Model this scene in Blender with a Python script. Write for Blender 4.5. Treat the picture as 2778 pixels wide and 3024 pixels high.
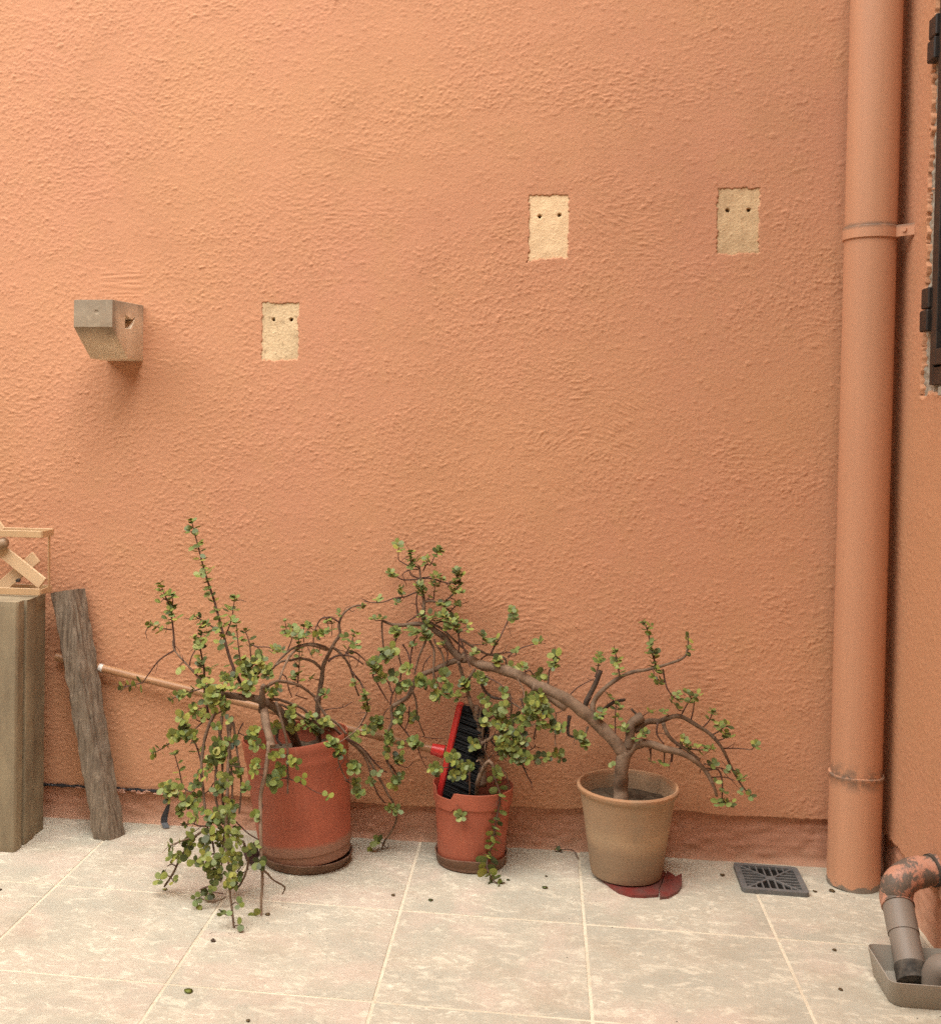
import bpy, bmesh, math, random
import numpy as np
from mathutils import Vector, Matrix, Quaternion

random.seed(7)
rng = np.random.default_rng(11)
for o in list(bpy.data.objects):
    bpy.data.objects.remove(o)
scene = bpy.context.scene
COL = scene.collection
R = math.radians

# ------------------------------------------------------------------ camera
CAM_YAW, CAM_PITCH, CAM_ROLL = -0.1441, -0.0352, 0.0117
CAM_F, CAM_CX, CAM_CY = 3340.53, 1116.07, 1362.26          # focal length / optical centre for a 2778 x 3024 frame
CAM_POS = Vector((0.065, -3.2325, 1.2156))
_f = Vector((math.sin(CAM_YAW) * math.cos(CAM_PITCH), math.cos(CAM_YAW) * math.cos(CAM_PITCH), math.sin(CAM_PITCH)))
_r = Vector((math.cos(CAM_YAW), -math.sin(CAM_YAW), 0))
_u = _r.cross(_f)
CF = _f
CR = _r * math.cos(CAM_ROLL) + _u * math.sin(CAM_ROLL)
CU = -_r * math.sin(CAM_ROLL) + _u * math.cos(CAM_ROLL)
cam = bpy.data.cameras.new('camera')
cam_o = bpy.data.objects.new('camera', cam)
COL.objects.link(cam_o)
cam_o.matrix_world = Matrix(((CR.x, CU.x, -CF.x, CAM_POS.x), (CR.y, CU.y, -CF.y, CAM_POS.y), (CR.z, CU.z, -CF.z, CAM_POS.z), (0, 0, 0, 1)))
cam.sensor_width = 36
cam.sensor_fit = 'AUTO'
cam.lens = CAM_F / 3024 * 36
cam.shift_x = (1389 - CAM_CX) / 3024
cam.shift_y = -(1512 - CAM_CY) / 3024
cam.clip_start, cam.clip_end = 0.05, 200
scene.camera = cam_o

# ------------------------------------------------------------------ light
SUN_EL, SUN_AZ = 58, -26          # the bright part of an overcast sky: in front of the wall, a little to the left
world = bpy.data.worlds.new('World')
scene.world = world
world.use_nodes = True
wn = world.node_tree
wn.nodes.clear()
w_out = wn.nodes.new('ShaderNodeOutputWorld')
w_bg = wn.nodes.new('ShaderNodeBackground')
w_hs = wn.nodes.new('ShaderNodeHueSaturation')
w_sky = wn.nodes.new('ShaderNodeTexSky')
w_sky.sky_type = 'NISHITA'
w_sky.sun_disc = False
w_sky.sun_elevation = R(SUN_EL)
w_sky.sun_rotation = R(180 + SUN_AZ)
w_sky.air_density, w_sky.dust_density, w_sky.ozone_density = 1.0, 4.0, 0.6
w_hs.inputs['Saturation'].default_value = 0.22          # overcast: nearly white
w_bg.inputs['Strength'].default_value = 0.06
wn.links.new(w_sky.outputs[0], w_hs.inputs['Color'])
wn.links.new(w_hs.outputs[0], w_bg.inputs['Color'])
wn.links.new(w_bg.outputs[0], w_out.inputs['Surface'])
sun = bpy.data.lights.new('sun', 'SUN')
sun.energy = 1.9
sun.angle = R(76)
sun.color = (1.0, 0.97, 0.91)
sun_o = bpy.data.objects.new('sun', sun)
COL.objects.link(sun_o)
_az = R(SUN_AZ)
_dir = Vector((math.sin(_az) * math.cos(R(SUN_EL)), -math.cos(_az) * math.cos(R(SUN_EL)), math.sin(R(SUN_EL))))
sun_o.rotation_euler = _dir.to_track_quat('Z', 'Y').to_euler()
sun_o.location = (-1, -3, 6)

vs = scene.view_settings
vs.view_transform = 'Standard'
vs.look = 'None'
vs.exposure = 1.86
vs.gamma = 1.0
vs.use_curve_mapping = False
scene.render.resolution_x, scene.render.resolution_y = 940, 1024
scene.render.engine = 'CYCLES'
cy = scene.cycles
cy.use_denoising = False           # the denoiser melts the fine grain of the render and the tiles
cy.max_bounces, cy.diffuse_bounces, cy.glossy_bounces, cy.transmission_bounces = 5, 3, 2, 3

# ------------------------------------------------------------------ helpers
def lin(c):
    return tuple(((v / 255) / 12.92 if v / 255 <= 0.04045 else ((v / 255 + 0.055) / 1.055) ** 2.4) for v in c)

def at(px, py, y):
    """World point seen at photo pixel (px, py), standing at depth y in front of the wall."""
    d = CF + CR * ((px - CAM_CX) / CAM_F) - CU * ((py - CAM_CY) / CAM_F)
    return CAM_POS + d * ((y - CAM_POS.y) / d.y)

def on_floor(px, py, z=0.0):
    d = CF + CR * ((px - CAM_CX) / CAM_F) - CU * ((py - CAM_CY) / CAM_F)
    return CAM_POS + d * ((z - CAM_POS.z) / d.z)

def tag(o, label=None, cat=None, group=None, kind=None):
    if label: o['label'] = label
    if cat: o['category'] = cat
    if group: o['group'] = group
    if kind: o['kind'] = kind
    return o

def empty(name, loc=(0, 0, 0), rot=(0, 0, 0)):
    o = bpy.data.objects.new(name, None)
    o.empty_display_size = 0.05
    o.location = loc
    o.rotation_euler = rot
    COL.objects.link(o)
    return o

def link(name, me, parent=None, mats=()):
    for m in mats:
        me.materials.append(m)
    o = bpy.data.objects.new(name, me)
    COL.objects.link(o)
    if parent is not None:
        o.parent = parent
    return o

def mesh_pydata(name, v, f, smooth=False):
    me = bpy.data.meshes.new(name)
    me.from_pydata([tuple(p) for p in v], [], f)
    if smooth:
        me.polygons.foreach_set('use_smooth', [True] * len(me.polygons))
    me.update()
    return me

def bm_mesh(name, bm, smooth=False):
    bmesh.ops.recalc_face_normals(bm, faces=bm.faces)
    me = bpy.data.meshes.new(name)
    bm.to_mesh(me)
    bm.free()
    if smooth:
        me.polygons.foreach_set('use_smooth', [True] * len(me.polygons))
    return me

def auto_smooth(me, ang=35):
    try:
        me.set_sharp_from_angle(angle=R(ang))
    except Exception:
        pass

def box_bm(size, center=(0, 0, 0), bevel=0.0, mat=None, seg=1):
    bm = bmesh.new()
    bmesh.ops.create_cube(bm, size=1.0)
    bmesh.ops.scale(bm, vec=size, verts=bm.verts)
    if bevel > 0:
        bmesh.ops.bevel(bm, geom=list(bm.edges), offset=bevel, segments=seg, affect='EDGES', profile=0.5)
    if mat is not None:
        bmesh.ops.transform(bm, matrix=mat, verts=bm.verts)
    bmesh.ops.translate(bm, vec=center, verts=bm.verts)
    return bm

def bar_bm(a, b, w, h, bevel=0.001, up=Vector((0, 0, 1))):
    """Rectangular bar from a to b; w across, h along 'up'."""
    a, b = Vector(a), Vector(b)
    d = (b - a)
    L = d.length
    x = d.normalized()
    y = up.cross(x)
    if y.length < 1e-4:
        y = Vector((0, 1, 0)).cross(x)
    y.normalize()
    z = x.cross(y)
    m = Matrix(((x.x, y.x, z.x), (x.y, y.y, z.y), (x.z, y.z, z.z))).to_4x4()
    return box_bm((L, w, h), (a + b) / 2, bevel, m)

def catmull(pts, n=4):
    pts = [Vector(p) for p in pts]
    if len(pts) < 3:
        return [pts[0].lerp(pts[-1], i / (n * 2)) for i in range(n * 2 + 1)]
    out = []
    for i in range(len(pts) - 1):
        p0 = pts[max(i - 1, 0)]; p1 = pts[i]; p2 = pts[i + 1]; p3 = pts[min(i + 2, len(pts) - 1)]
        for k in range(n):
            t = k / n
            out.append(0.5 * ((2 * p1) + (p2 - p0) * t + (2 * p0 - 5 * p1 + 4 * p2 - p3) * t * t + (3 * p1 - p0 - 3 * p2 + p3) * t ** 3))
    out.append(pts[-1])
    return out

def tube_data(path, radii, sides=8, cap=True, wob=0.0):
    v, f = [], []
    n = len(path)
    t0 = (path[1] - path[0]).normalized()
    nrm = t0.orthogonal().normalized()
    for i in range(n):
        t = (path[min(i + 1, n - 1)] - path[max(i - 1, 0)])
        t = t.normalized() if t.length > 1e-9 else t0
        nrm = (nrm - t * nrm.dot(t))
        nrm = nrm.normalized() if nrm.length > 1e-6 else t.orthogonal().normalized()
        bn = t.cross(nrm)
        for k in range(sides):
            a = 2 * math.pi * k / sides
            r = radii[i] * (1 + (random.uniform(-wob, wob) if wob else 0))
            v.append(path[i] + (nrm * math.cos(a) + bn * math.sin(a)) * r)
    for i in range(n - 1):
        for k in range(sides):
            a = i * sides + k; b = i * sides + (k + 1) % sides
            f.append((a, b, b + sides, a + sides))
    if cap:
        f.append(tuple(range(sides - 1, -1, -1)))
        f.append(tuple((n - 1) * sides + k for k in range(sides)))
    return v, f

def lathe(profile, seg=48, func=None, close=True):
    """profile: list of (r, z); func(angle, r, z, i) -> (r, z). Angle 0 = +x, -90 deg = toward the camera."""
    v, f = [], []
    n = len(profile)
    for k in range(seg):
        a = 2 * math.pi * k / seg
        for i, (r, z) in enumerate(profile):
            if func: r, z = func(a, r, z, i)
            v.append((r * math.cos(a), r * math.sin(a), z))
    for k in range(seg):
        k2 = (k + 1) % seg
        for i in range(n - 1):
            f.append((k * n + i, k2 * n + i, k2 * n + i + 1, k * n + i + 1))
    if close:
        f.append(tuple(k * n for k in range(seg - 1, -1, -1)))
    return v, f

# ------------------------------------------------------------------ materials
class NT:
    def __init__(s, name):
        s.m = bpy.data.materials.new(name)
        s.m.use_nodes = True
        s.t = s.m.node_tree
        s.b = s.t.nodes['Principled BSDF']
        s.out = s.t.nodes['Material Output']
    def n(s, typ, **kw):
        nd = s.t.nodes.new(typ)
        for k, v in kw.items():
            if k in nd.inputs.keys(): nd.inputs[k].default_value = v
            else: setattr(nd, k, v)
        return nd
    def l(s, a, b): s.t.links.new(a, b)
    def coord(s, which='Object', scale=(1, 1, 1), rot=(0, 0, 0), loc=(0, 0, 0)):
        tc = s.n('ShaderNodeTexCoord')
        mp = s.n('ShaderNodeMapping')
        mp.inputs['Scale'].default_value = scale
        mp.inputs['Rotation'].default_value = rot
        mp.inputs['Location'].default_value = loc
        s.l(tc.outputs[which], mp.inputs['Vector'])
        return mp.outputs[0]
    def noise(s, vec, scale, detail=4, rough=0.55, dist=0.0):
        nd = s.n('ShaderNodeTexNoise')
        nd.inputs['Scale'].default_value = scale
        nd.inputs['Detail'].default_value = detail
        nd.inputs['Roughness'].default_value = rough
        nd.inputs['Distortion'].default_value = dist
        s.l(vec, nd.inputs['Vector'])
        return nd.outputs['Fac']
    def ramp(s, fac, stops, interp='LINEAR'):
        nd = s.n('ShaderNodeValToRGB')
        nd.color_ramp.interpolation = interp
        el = nd.color_ramp.elements
        while len(el) < len(stops): el.new(0.5)
        for e, (p, c) in zip(el, stops):
            e.position = p
            e.color = (c, c, c, 1) if isinstance(c, (int, float)) else (*c, 1)
        s.l(fac, nd.inputs['Fac'])
        return nd.outputs['Color']
    def mix(s, fac, a, b, blend='MIX'):
        nd = s.n('ShaderNodeMix')
        nd.data_type = 'RGBA'
        nd.blend_type = blend
        for val, idx in ((fac, 0), (a, 6), (b, 7)):
            if hasattr(val, 'node'): s.l(val, nd.inputs[idx])
            else: nd.inputs[idx].default_value = val if idx == 0 else (*val, 1) if len(val) == 3 else val
        return nd.outputs[2]
    def math(s, op, a, b=0.0, clamp=False):
        nd = s.n('ShaderNodeMath')
        nd.operation = op
        nd.use_clamp = clamp
        for val, idx in ((a, 0), (b, 1)):
            if hasattr(val, 'node'): s.l(val, nd.inputs[idx])
            else: nd.inputs[idx].default_value = val
        return nd.outputs[0]
    def bump(s, h, strength=0.5, dist=0.002):
        nd = s.n('ShaderNodeBump')
        nd.inputs['Strength'].default_value = strength
        nd.inputs['Distance'].default_value = dist
        s.l(h, nd.inputs['Height'])
        s.l(nd.outputs[0], s.b.inputs['Normal'])
    def base(s, col):
        if hasattr(col, 'node'): s.l(col, s.b.inputs['Base Color'])
        else: s.b.inputs['Base Color'].default_value = (*col, 1)
    def rough(s, r, spec=0.3):
        if hasattr(r, 'node'): s.l(r, s.b.inputs['Roughness'])
        else: s.b.inputs['Roughness'].default_value = r
        s.b.inputs['Specular IOR Level'].default_value = spec

def mat_plaster(name, c1, c2, c3, bump=0.35, dust=False):
    t = NT(name)
    v = t.coord()
    big = t.noise(v, 1.3, 3, 0.5)
    mid = t.noise(v, 9, 4, 0.6)
    fine = t.noise(v, 420, 3, 0.6)
    c = t.mix(t.ramp(big, [(0.38, 0.0), (0.68, 1.0)]), c1, c2)
    c = t.mix(t.math('MULTIPLY', t.ramp(mid, [(0.5, 0.0), (0.78, 1.0)]), 0.7), c, c3)
    smudge = t.noise(t.coord(scale=(1, 1, 0.45)), 3.1, 6, 0.62, 0.6)
    c = t.mix(t.math('MULTIPLY', t.ramp(smudge, [(0.52, 0.0), (0.75, 1.0)]), 0.30), c, tuple(x * y for x, y in zip(c1, (0.74, 0.70, 0.70))))
    if dust:
        pz = t.n('ShaderNodeSeparateXYZ'); t.l(t.n('ShaderNodeNewGeometry').outputs['Position'], pz.inputs[0])
        sp = t.math('ADD', pz.outputs[2], t.math('MULTIPLY', t.math('SUBTRACT', t.noise(v, 22, 5, 0.7), 0.5), 0.16))
        mr = t.n('ShaderNodeMapRange'); mr.inputs['From Min'].default_value = 0.05; mr.inputs['From Max'].default_value = -0.03
        t.l(sp, mr.inputs['Value'])
        c = t.mix(t.math('MULTIPLY', mr.outputs[0], 0.55), c, (0.36, 0.26, 0.175))
    c = t.mix(t.math('MULTIPLY', t.ramp(fine, [(0.3, 1.0), (0.55, 0.0)]), 0.22), c, tuple(x * 0.72 for x in c1))
    t.base(c)
    t.rough(0.82, 0.25)
    h = t.math('ADD', t.noise(v, 190, 4, 0.65), t.math('MULTIPLY', fine, 0.35))
    t.bump(h, bump, 0.0025)
    return t.m

M = {}
PL1, PL2, PL3 = (0.565, 0.285, 0.152), (0.560, 0.268, 0.158), (0.54, 0.280, 0.146)
M['plaster'] = mat_plaster('orange plaster', PL1, PL2, PL3)
M['side_plaster'] = mat_plaster('orange side plaster', PL1, PL2, PL3)
M['cream_wall'] = mat_plaster('cream render', (0.62, 0.53, 0.40), (0.60, 0.50, 0.37), (0.56, 0.47, 0.35))
M['band'] = mat_plaster('red brown band', (0.57, 0.290, 0.185), (0.55, 0.272, 0.172), (0.58, 0.32, 0.205), 0.6, True)

def mat_stone(name, c1, c2, speck=(0.12, 0.09, 0.06), sc=60, amt=0.5, bump=0.6):
    t = NT(name)
    v = t.coord()
    a = t.noise(v, sc * 0.12, 4, 0.6)
    b = t.noise(v, sc, 5, 0.7)
    d = t.noise(v, sc * 2.2, 3, 0.6)
    c = t.mix(t.ramp(a, [(0.35, 0.0), (0.65, 1.0)]), c1, c2)
    c = t.mix(t.math('MULTIPLY', t.ramp(b, [(0.52, 0.0), (0.66, 1.0)]), amt), c, speck)
    t.base(c)
    t.rough(0.85, 0.2)
    t.bump(t.math('ADD', b, t.math('MULTIPLY', d, 0.6)), bump, 0.003)
    return t.m
M['patch_speckled'] = mat_stone('speckled sandstone', (0.70, 0.53, 0.32), (0.56, 0.42, 0.25), (0.32, 0.22, 0.12), 75, 0.7, 0.35)
M['patch_pale'] = mat_stone('pale sandstone', (0.82, 0.61, 0.37), (0.72, 0.52, 0.31), (0.60, 0.40, 0.21), 60, 0.3, 0.35)
M['patch_dull'] = mat_stone('dull sandstone', (0.66, 0.47, 0.27), (0.50, 0.35, 0.20), (0.33, 0.21, 0.11), 45, 0.4)
def mat_corbel():
    t = NT('weathered bracket stone')
    v = t.coord()
    tc = t.n('ShaderNodeTexCoord'); sx = t.n('ShaderNodeSeparateXYZ'); t.l(tc.outputs['Object'], sx.inputs[0])
    n = t.noise(v, 12, 5, 0.65); b = t.noise(v, 55, 5, 0.7)
    c = t.mix(t.ramp(n, [(0.35, 0.0), (0.65, 1.0)]), (0.78, 0.65, 0.48), (0.64, 0.52, 0.37))  # pale cream, lifted to offset the shade on the flank
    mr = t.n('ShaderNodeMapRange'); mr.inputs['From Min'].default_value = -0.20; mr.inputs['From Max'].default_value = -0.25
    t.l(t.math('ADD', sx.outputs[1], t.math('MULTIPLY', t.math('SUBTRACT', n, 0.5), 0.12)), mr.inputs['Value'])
    c = t.mix(t.math('MULTIPLY', mr.outputs[0], 0.85), c, (0.25, 0.195, 0.135))        # dirt on the outer end, deepened so the pale flank looks lit
    m2 = t.n('ShaderNodeMapRange'); m2.inputs['From Min'].default_value = 1.50; m2.inputs['From Max'].default_value = 1.545
    t.l(t.math('ADD', sx.outputs[2], t.math('MULTIPLY', t.math('SUBTRACT', n, 0.5), 0.06)), m2.inputs['Value'])
    c = t.mix(t.math('MULTIPLY', m2.outputs[0], 0.7), c, (0.18, 0.145, 0.105))       # run-off stain along the top
    c = t.mix(t.math('MULTIPLY', t.ramp(b, [(0.56, 0.0), (0.68, 1.0)]), 0.4), c, (0.56, 0.46, 0.33))
    t.base(c); t.rough(0.85, 0.2)
    t.bump(t.math('ADD', b, t.math('MULTIPLY', n, 0.5)), 0.45, 0.003)
    return t.m
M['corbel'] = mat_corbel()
M['reveal'] = mat_stone('grey reveal stone', (0.42, 0.38, 0.31), (0.30, 0.26, 0.20), (0.16, 0.12, 0.08), 40, 0.6)

def mat_jamb():
    t = NT('weathered jamb stone')
    v = t.coord(scale=(1, 1, 0.25))
    v2 = t.coord()
    a = t.noise(v, 14, 5, 0.6)
    b = t.noise(v2, 70, 4, 0.65)
    ed = t.noise(v2, 30, 3, 0.6)
    c = t.mix(t.ramp(a, [(0.3, 0.0), (0.7, 1.0)]), (0.34, 0.275, 0.175), (0.20, 0.160, 0.105))
    c = t.mix(t.math('MULTIPLY', t.ramp(b, [(0.6, 0.0), (0.72, 1.0)]), 0.5), c, (0.40, 0.31, 0.19))
    geo = t.n('ShaderNodeNewGeometry')
    pt = t.ramp(geo.outputs['Pointiness'], [(0.56, 0.0), (0.66, 1.0)])
    c = t.mix(t.math('MULTIPLY', t.math('MULTIPLY', pt, t.ramp(ed, [(0.45, 0.0), (0.6, 1.0)])), 0.7), c, (0.55, 0.45, 0.30))
    t.base(c)
    t.rough(0.8, 0.25)
    t.bump(t.math('ADD', a, t.math('MULTIPLY', b, 0.3)), 0.35, 0.004)
    return t.m
M['jamb'] = mat_jamb()

def mat_tile():
    t = NT('stone look tile')
    tc = t.n('ShaderNodeTexCoord')
    oi = t.n('ShaderNodeObjectInfo')
    off = t.n('ShaderNodeVectorMath', operation='SCALE')
    comb = t.n('ShaderNodeCombineXYZ')
    t.l(oi.outputs['Random'], comb.inputs[0]); t.l(t.math('MULTIPLY', oi.outputs['Random'], 3.7), comb.inputs[1])
    t.l(oi.outputs['Random'], comb.inputs[2])
    off.inputs['Scale'].default_value = 40
    t.l(comb.outputs[0], off.inputs[0])
    add = t.n('ShaderNodeVectorMath', operation='ADD')
    t.l(tc.outputs['Object'], add.inputs[0]); t.l(off.outputs[0], add.inputs[1])
    v = add.outputs[0]
    st = t.n('ShaderNodeMapping')
    st.inputs['Rotation'].default_value = (0, 0, 0.6)
    st.inputs['Scale'].default_value = (1, 1.7, 1)
    t.l(v, st.inputs['Vector'])
    sv = st.outputs[0]
    a = t.noise(sv, 5, 4, 0.55, 0.4)
    p = t.noise(v, 4.2, 5, 0.6, 0.6)
    vein = t.noise(sv, 17, 8, 0.68, 0.7)
    fl = t.noise(sv, 42, 4, 0.65, 0.8)
    c = t.mix(t.ramp(a, [(0.36, 0.0), (0.64, 1.0)]), (0.445, 0.42, 0.335), (0.53, 0.48, 0.375))
    c = t.mix(t.math('MULTIPLY', t.ramp(p, [(0.48, 0.0), (0.66, 1.0)]), 0.8), c, (0.585, 0.48, 0.385))
    c = t.mix(t.math('MULTIPLY', t.ramp(p, [(0.34, 1.0), (0.46, 0.0)]), 0.75), c, (0.455, 0.43, 0.345))
    m1 = t.ramp(vein, [(0.54, 0.0), (0.58, 0.5), (0.63, 1.0)])
    m2 = t.math('MULTIPLY', t.ramp(fl, [(0.54, 0.0), (0.66, 1.0)]), t.ramp(a, [(0.42, 0.0), (0.62, 1.0)]))
    c = t.mix(t.math('MULTIPLY', m1, 0.6), c, (0.76, 0.70, 0.55))
    c = t.mix(t.math('MULTIPLY', m2, 0.8), c, (0.80, 0.74, 0.59))
    c = t.mix(t.math('MULTIPLY', t.ramp(t.noise(v, 90, 5, 0.75), [(0.35, 1.0), (0.55, 0.0)]), 0.22), c, (0.36, 0.30, 0.22))
    dk = t.ramp(t.noise(sv, 60, 4, 0.7, 0.6), [(0.63, 0.0), (0.70, 1.0)])
    c = t.mix(t.math('MULTIPLY', dk, 0.35), c, (0.27, 0.21, 0.13))
    # ground-in grime, in world position: grit and dust that lies along the wall foot
    wp = t.n('ShaderNodeNewGeometry')
    dirt = t.noise(wp.outputs['Position'], 4.5, 6, 0.62)
    c = t.mix(t.math('MULTIPLY', t.ramp(dirt, [(0.5, 0.0), (0.72, 1.0)]), 0.4), c, (0.33, 0.26, 0.18))
    py = t.n('ShaderNodeSeparateXYZ'); t.l(wp.outputs['Position'], py.inputs[0])
    near = t.n('ShaderNodeMapRange'); near.inputs['From Min'].default_value = -0.11; near.inputs['From Max'].default_value = 0.0
    t.l(t.math('ADD', py.outputs[1], t.math('MULTIPLY', t.math('SUBTRACT', t.noise(wp.outputs['Position'], 14, 5, 0.7), 0.5), 0.25)), near.inputs['Value'])
    c = t.mix(t.math('MULTIPLY', near.outputs[0], 0.5), c, (0.34, 0.285, 0.205))
    sp = t.ramp(t.noise(wp.outputs['Position'], 130, 2, 0.5), [(0.75, 0.0), (0.79, 1.0)])
    c = t.mix(t.math('MULTIPLY', sp, 0.7), c, (0.13, 0.09, 0.05))
    t.base(c)
    t.rough(t.ramp(fl, [(0.3, 0.52), (0.7, 0.68)]), 0.28)
    h = t.math('ADD', t.math('MULTIPLY', vein, 1.0), t.math('MULTIPLY', fl, 0.5))
    t.bump(h, 0.5, 0.004)
    return t.m
M['tile'] = mat_tile()
M['grout'] = mat_stone('pale grout', (0.75, 0.67, 0.515), (0.60, 0.52, 0.39), (0.38, 0.30, 0.20), 30, 0.45, 0.3)

def mat_simple(name, c1, c2, sc=20, rough=0.6, spec=0.4, bump=0.15, bs=80, stretch=(1, 1, 1), lo=0.35, hi=0.65):
    t = NT(name)
    v = t.coord(scale=stretch)
    c = t.mix(t.ramp(t.noise(v, sc, 5, 0.6), [(lo, 0.0), (hi, 1.0)]), c1, c2)
    t.base(c)
    t.rough(rough, spec)
    if bump: t.bump(t.noise(v, bs, 4, 0.6), bump, 0.002)
    return t.m

def mat_wood():
    t = NT('rough old timber')
    v = t.coord(scale=(1, 1, 0.05), rot=(0, R(-13), 0))
    v2 = t.coord()
    g = t.noise(v, 120, 8, 0.7, 0.4)
    a = t.noise(v2, 9, 4, 0.6)
    k = t.noise(v2, 55, 4, 0.7)
    c = t.mix(t.ramp(g, [(0.3, 0.0), (0.62, 1.0)]), (0.085, 0.062, 0.045), (0.30, 0.235, 0.17))
    c = t.mix(t.math('MULTIPLY', t.ramp(a, [(0.45, 0.0), (0.7, 1.0)]), 0.4), c, (0.18, 0.14, 0.10))
    c = t.mix(t.math('MULTIPLY', t.ramp(k, [(0.58, 0.0), (0.68, 1.0)]), 0.45), c, (0.36, 0.28, 0.19))
    t.base(c)
    t.rough(0.85, 0.15)
    t.bump(t.math('ADD', g, t.math('MULTIPLY', k, 0.3)), 0.9, 0.006)
    return t.m
M['timber'] = mat_wood()

def mat_pot_plastic(name, z0, z1, c1=(0.40, 0.110, 0.060), c2=(0.33, 0.092, 0.052)):
    """Red plastic, faded and scuffed, with a band of dried mud round its foot (between z0 and z1)."""
    t = NT(name)
    v = t.coord()
    vz = t.coord(scale=(1, 1, 0.12))
    tc = t.n('ShaderNodeTexCoord')
    sx = t.n('ShaderNodeSeparateXYZ')
    t.l(tc.outputs['Object'], sx.inputs[0])
    n = t.noise(v, 14, 4, 0.6)
    st = t.noise(vz, 110, 4, 0.6)
    c = t.mix(t.ramp(n, [(0.35, 0.0), (0.7, 1.0)]), c1, c2)
    c = t.mix(t.math('MULTIPLY', t.ramp(st, [(0.58, 0.0), (0.72, 1.0)]), 0.16), c, (0.50, 0.28, 0.18))
    c = t.mix(t.math('MULTIPLY', t.ramp(t.noise(v, 45, 5, 0.7), [(0.6, 0.0), (0.74, 1.0)]), 0.22), c, (0.42, 0.22, 0.14))
    zz = t.math('ADD', sx.outputs[2], t.math('MULTIPLY', t.math('SUBTRACT', n, 0.5), 0.02))
    mr = t.n('ShaderNodeMapRange')
    mr.inputs['From Min'].default_value = z1; mr.inputs['From Max'].default_value = z0
    t.l(zz, mr.inputs['Value'])
    dirt = t.mix(t.noise(v, 60, 4, 0.6), (0.30, 0.22, 0.15), (0.20, 0.13, 0.085))
    c = t.mix(t.math('MULTIPLY', mr.outputs[0], 0.62), c, dirt)
    t.base(c)
    t.rough(0.55, 0.35)
    t.bump(t.noise(v, 60, 3, 0.5), 0.1, 0.002)
    return t.m
M['pot_big'] = mat_pot_plastic('red tub plastic', 0.052, 0.064)
M['pot_small'] = mat_pot_plastic('red pot plastic', 0.0, 0.02)
M['saucer_brown'] = mat_simple('dusty brown plastic', (0.15, 0.075, 0.045), (0.22, 0.13, 0.085), 30, 0.7, 0.3, 0.2)
M['saucer_red'] = mat_simple('broken red plastic', (0.20, 0.032, 0.025), (0.14, 0.06, 0.05), 25, 0.5, 0.4, 0.2)

def mat_terracotta():
    t = NT('old terracotta')
    v = t.coord()
    vr = t.coord(scale=(0.3, 0.3, 6))
    tc = t.n('ShaderNodeTexCoord')
    sx = t.n('ShaderNodeSeparateXYZ')
    t.l(tc.outputs['Object'], sx.inputs[0])
    ring = t.noise(vr, 9, 4, 0.6)
    n = t.noise(v, 11, 5, 0.6)
    c = t.mix(t.ramp(n, [(0.35, 0.0), (0.68, 1.0)]), (0.42, 0.275, 0.165), (0.36, 0.23, 0.135))
    c = t.mix(t.math('MULTIPLY', t.ramp(ring, [(0.4, 0.0), (0.66, 1.0)]), 0.45), c, (0.34, 0.235, 0.15))
    # damp-stained foot and pale salt band, both ragged
    zz = t.math('ADD', sx.outputs[2], t.math('MULTIPLY', t.math('SUBTRACT', n, 0.5), 0.07))
    m1 = t.n('ShaderNodeMapRange'); m1.inputs['From Min'].default_value = 0.105; m1.inputs['From Max'].default_value = 0.075
    t.l(zz, m1.inputs['Value'])
    c = t.mix(t.math('MULTIPLY', m1.outputs[0], 0.6), c, (0.25, 0.175, 0.115))
    band = t.ramp(zz, [(0.085, 0.0), (0.115, 1.0), (0.15, 0.0)])
    c = t.mix(t.math('MULTIPLY', band, 0.5), c, (0.47, 0.33, 0.20))
    rim = t.n('ShaderNodeMapRange'); rim.inputs['From Min'].default_value = 0.222; rim.inputs['From Max'].default_value = 0.236
    t.l(zz, rim.inputs['Value'])
    c = t.mix(t.math('MULTIPLY', rim.outputs[0], 0.5), c, (0.44, 0.20, 0.09))
    c = t.mix(t.math('MULTIPLY', t.ramp(t.noise(v, 120, 3, 0.6), [(0.66, 0.0), (0.74, 1.0)]), 0.5), c, (0.14, 0.09, 0.05))
    c = t.mix(t.math('MULTIPLY', t.ramp(t.noise(t.coord(scale=(1, 1, 0.5)), 7, 7, 0.72, 0.5), [(0.48, 0.0), (0.7, 1.0)]), 0.5), c, (0.26, 0.205, 0.14))
    t.base(c)
    t.rough(0.85, 0.2)
    t.bump(t.math('ADD', ring, t.math('MULTIPLY', t.noise(v, 90, 4, 0.6), 0.4)), 0.35, 0.003)
    return t.m
M['terracotta'] = mat_terracotta()
M['soil'] = mat_simple('dry potting soil', (0.055, 0.038, 0.025), (0.12, 0.09, 0.06), 60, 0.95, 0.1, 0.9, 110)

M['bark'] = mat_simple('grey brown bark', (0.20, 0.135, 0.088), (0.115, 0.075, 0.05), 45, 0.8, 0.2, 0.7, 160, (1, 1, 1))
M['bark_pale'] = mat_simple('pale ringed bark', (0.285, 0.19, 0.125), (0.16, 0.105, 0.068), 38, 0.8, 0.2, 0.7, 120)
M['twig'] = mat_simple('red brown twig', (0.085, 0.038, 0.028), (0.12, 0.07, 0.048), 60, 0.65, 0.3, 0.3, 200)
M['dead'] = mat_simple('dead dark wood', (0.05, 0.035, 0.027), (0.10, 0.07, 0.05), 50, 0.85, 0.15, 0.6, 150)

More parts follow.
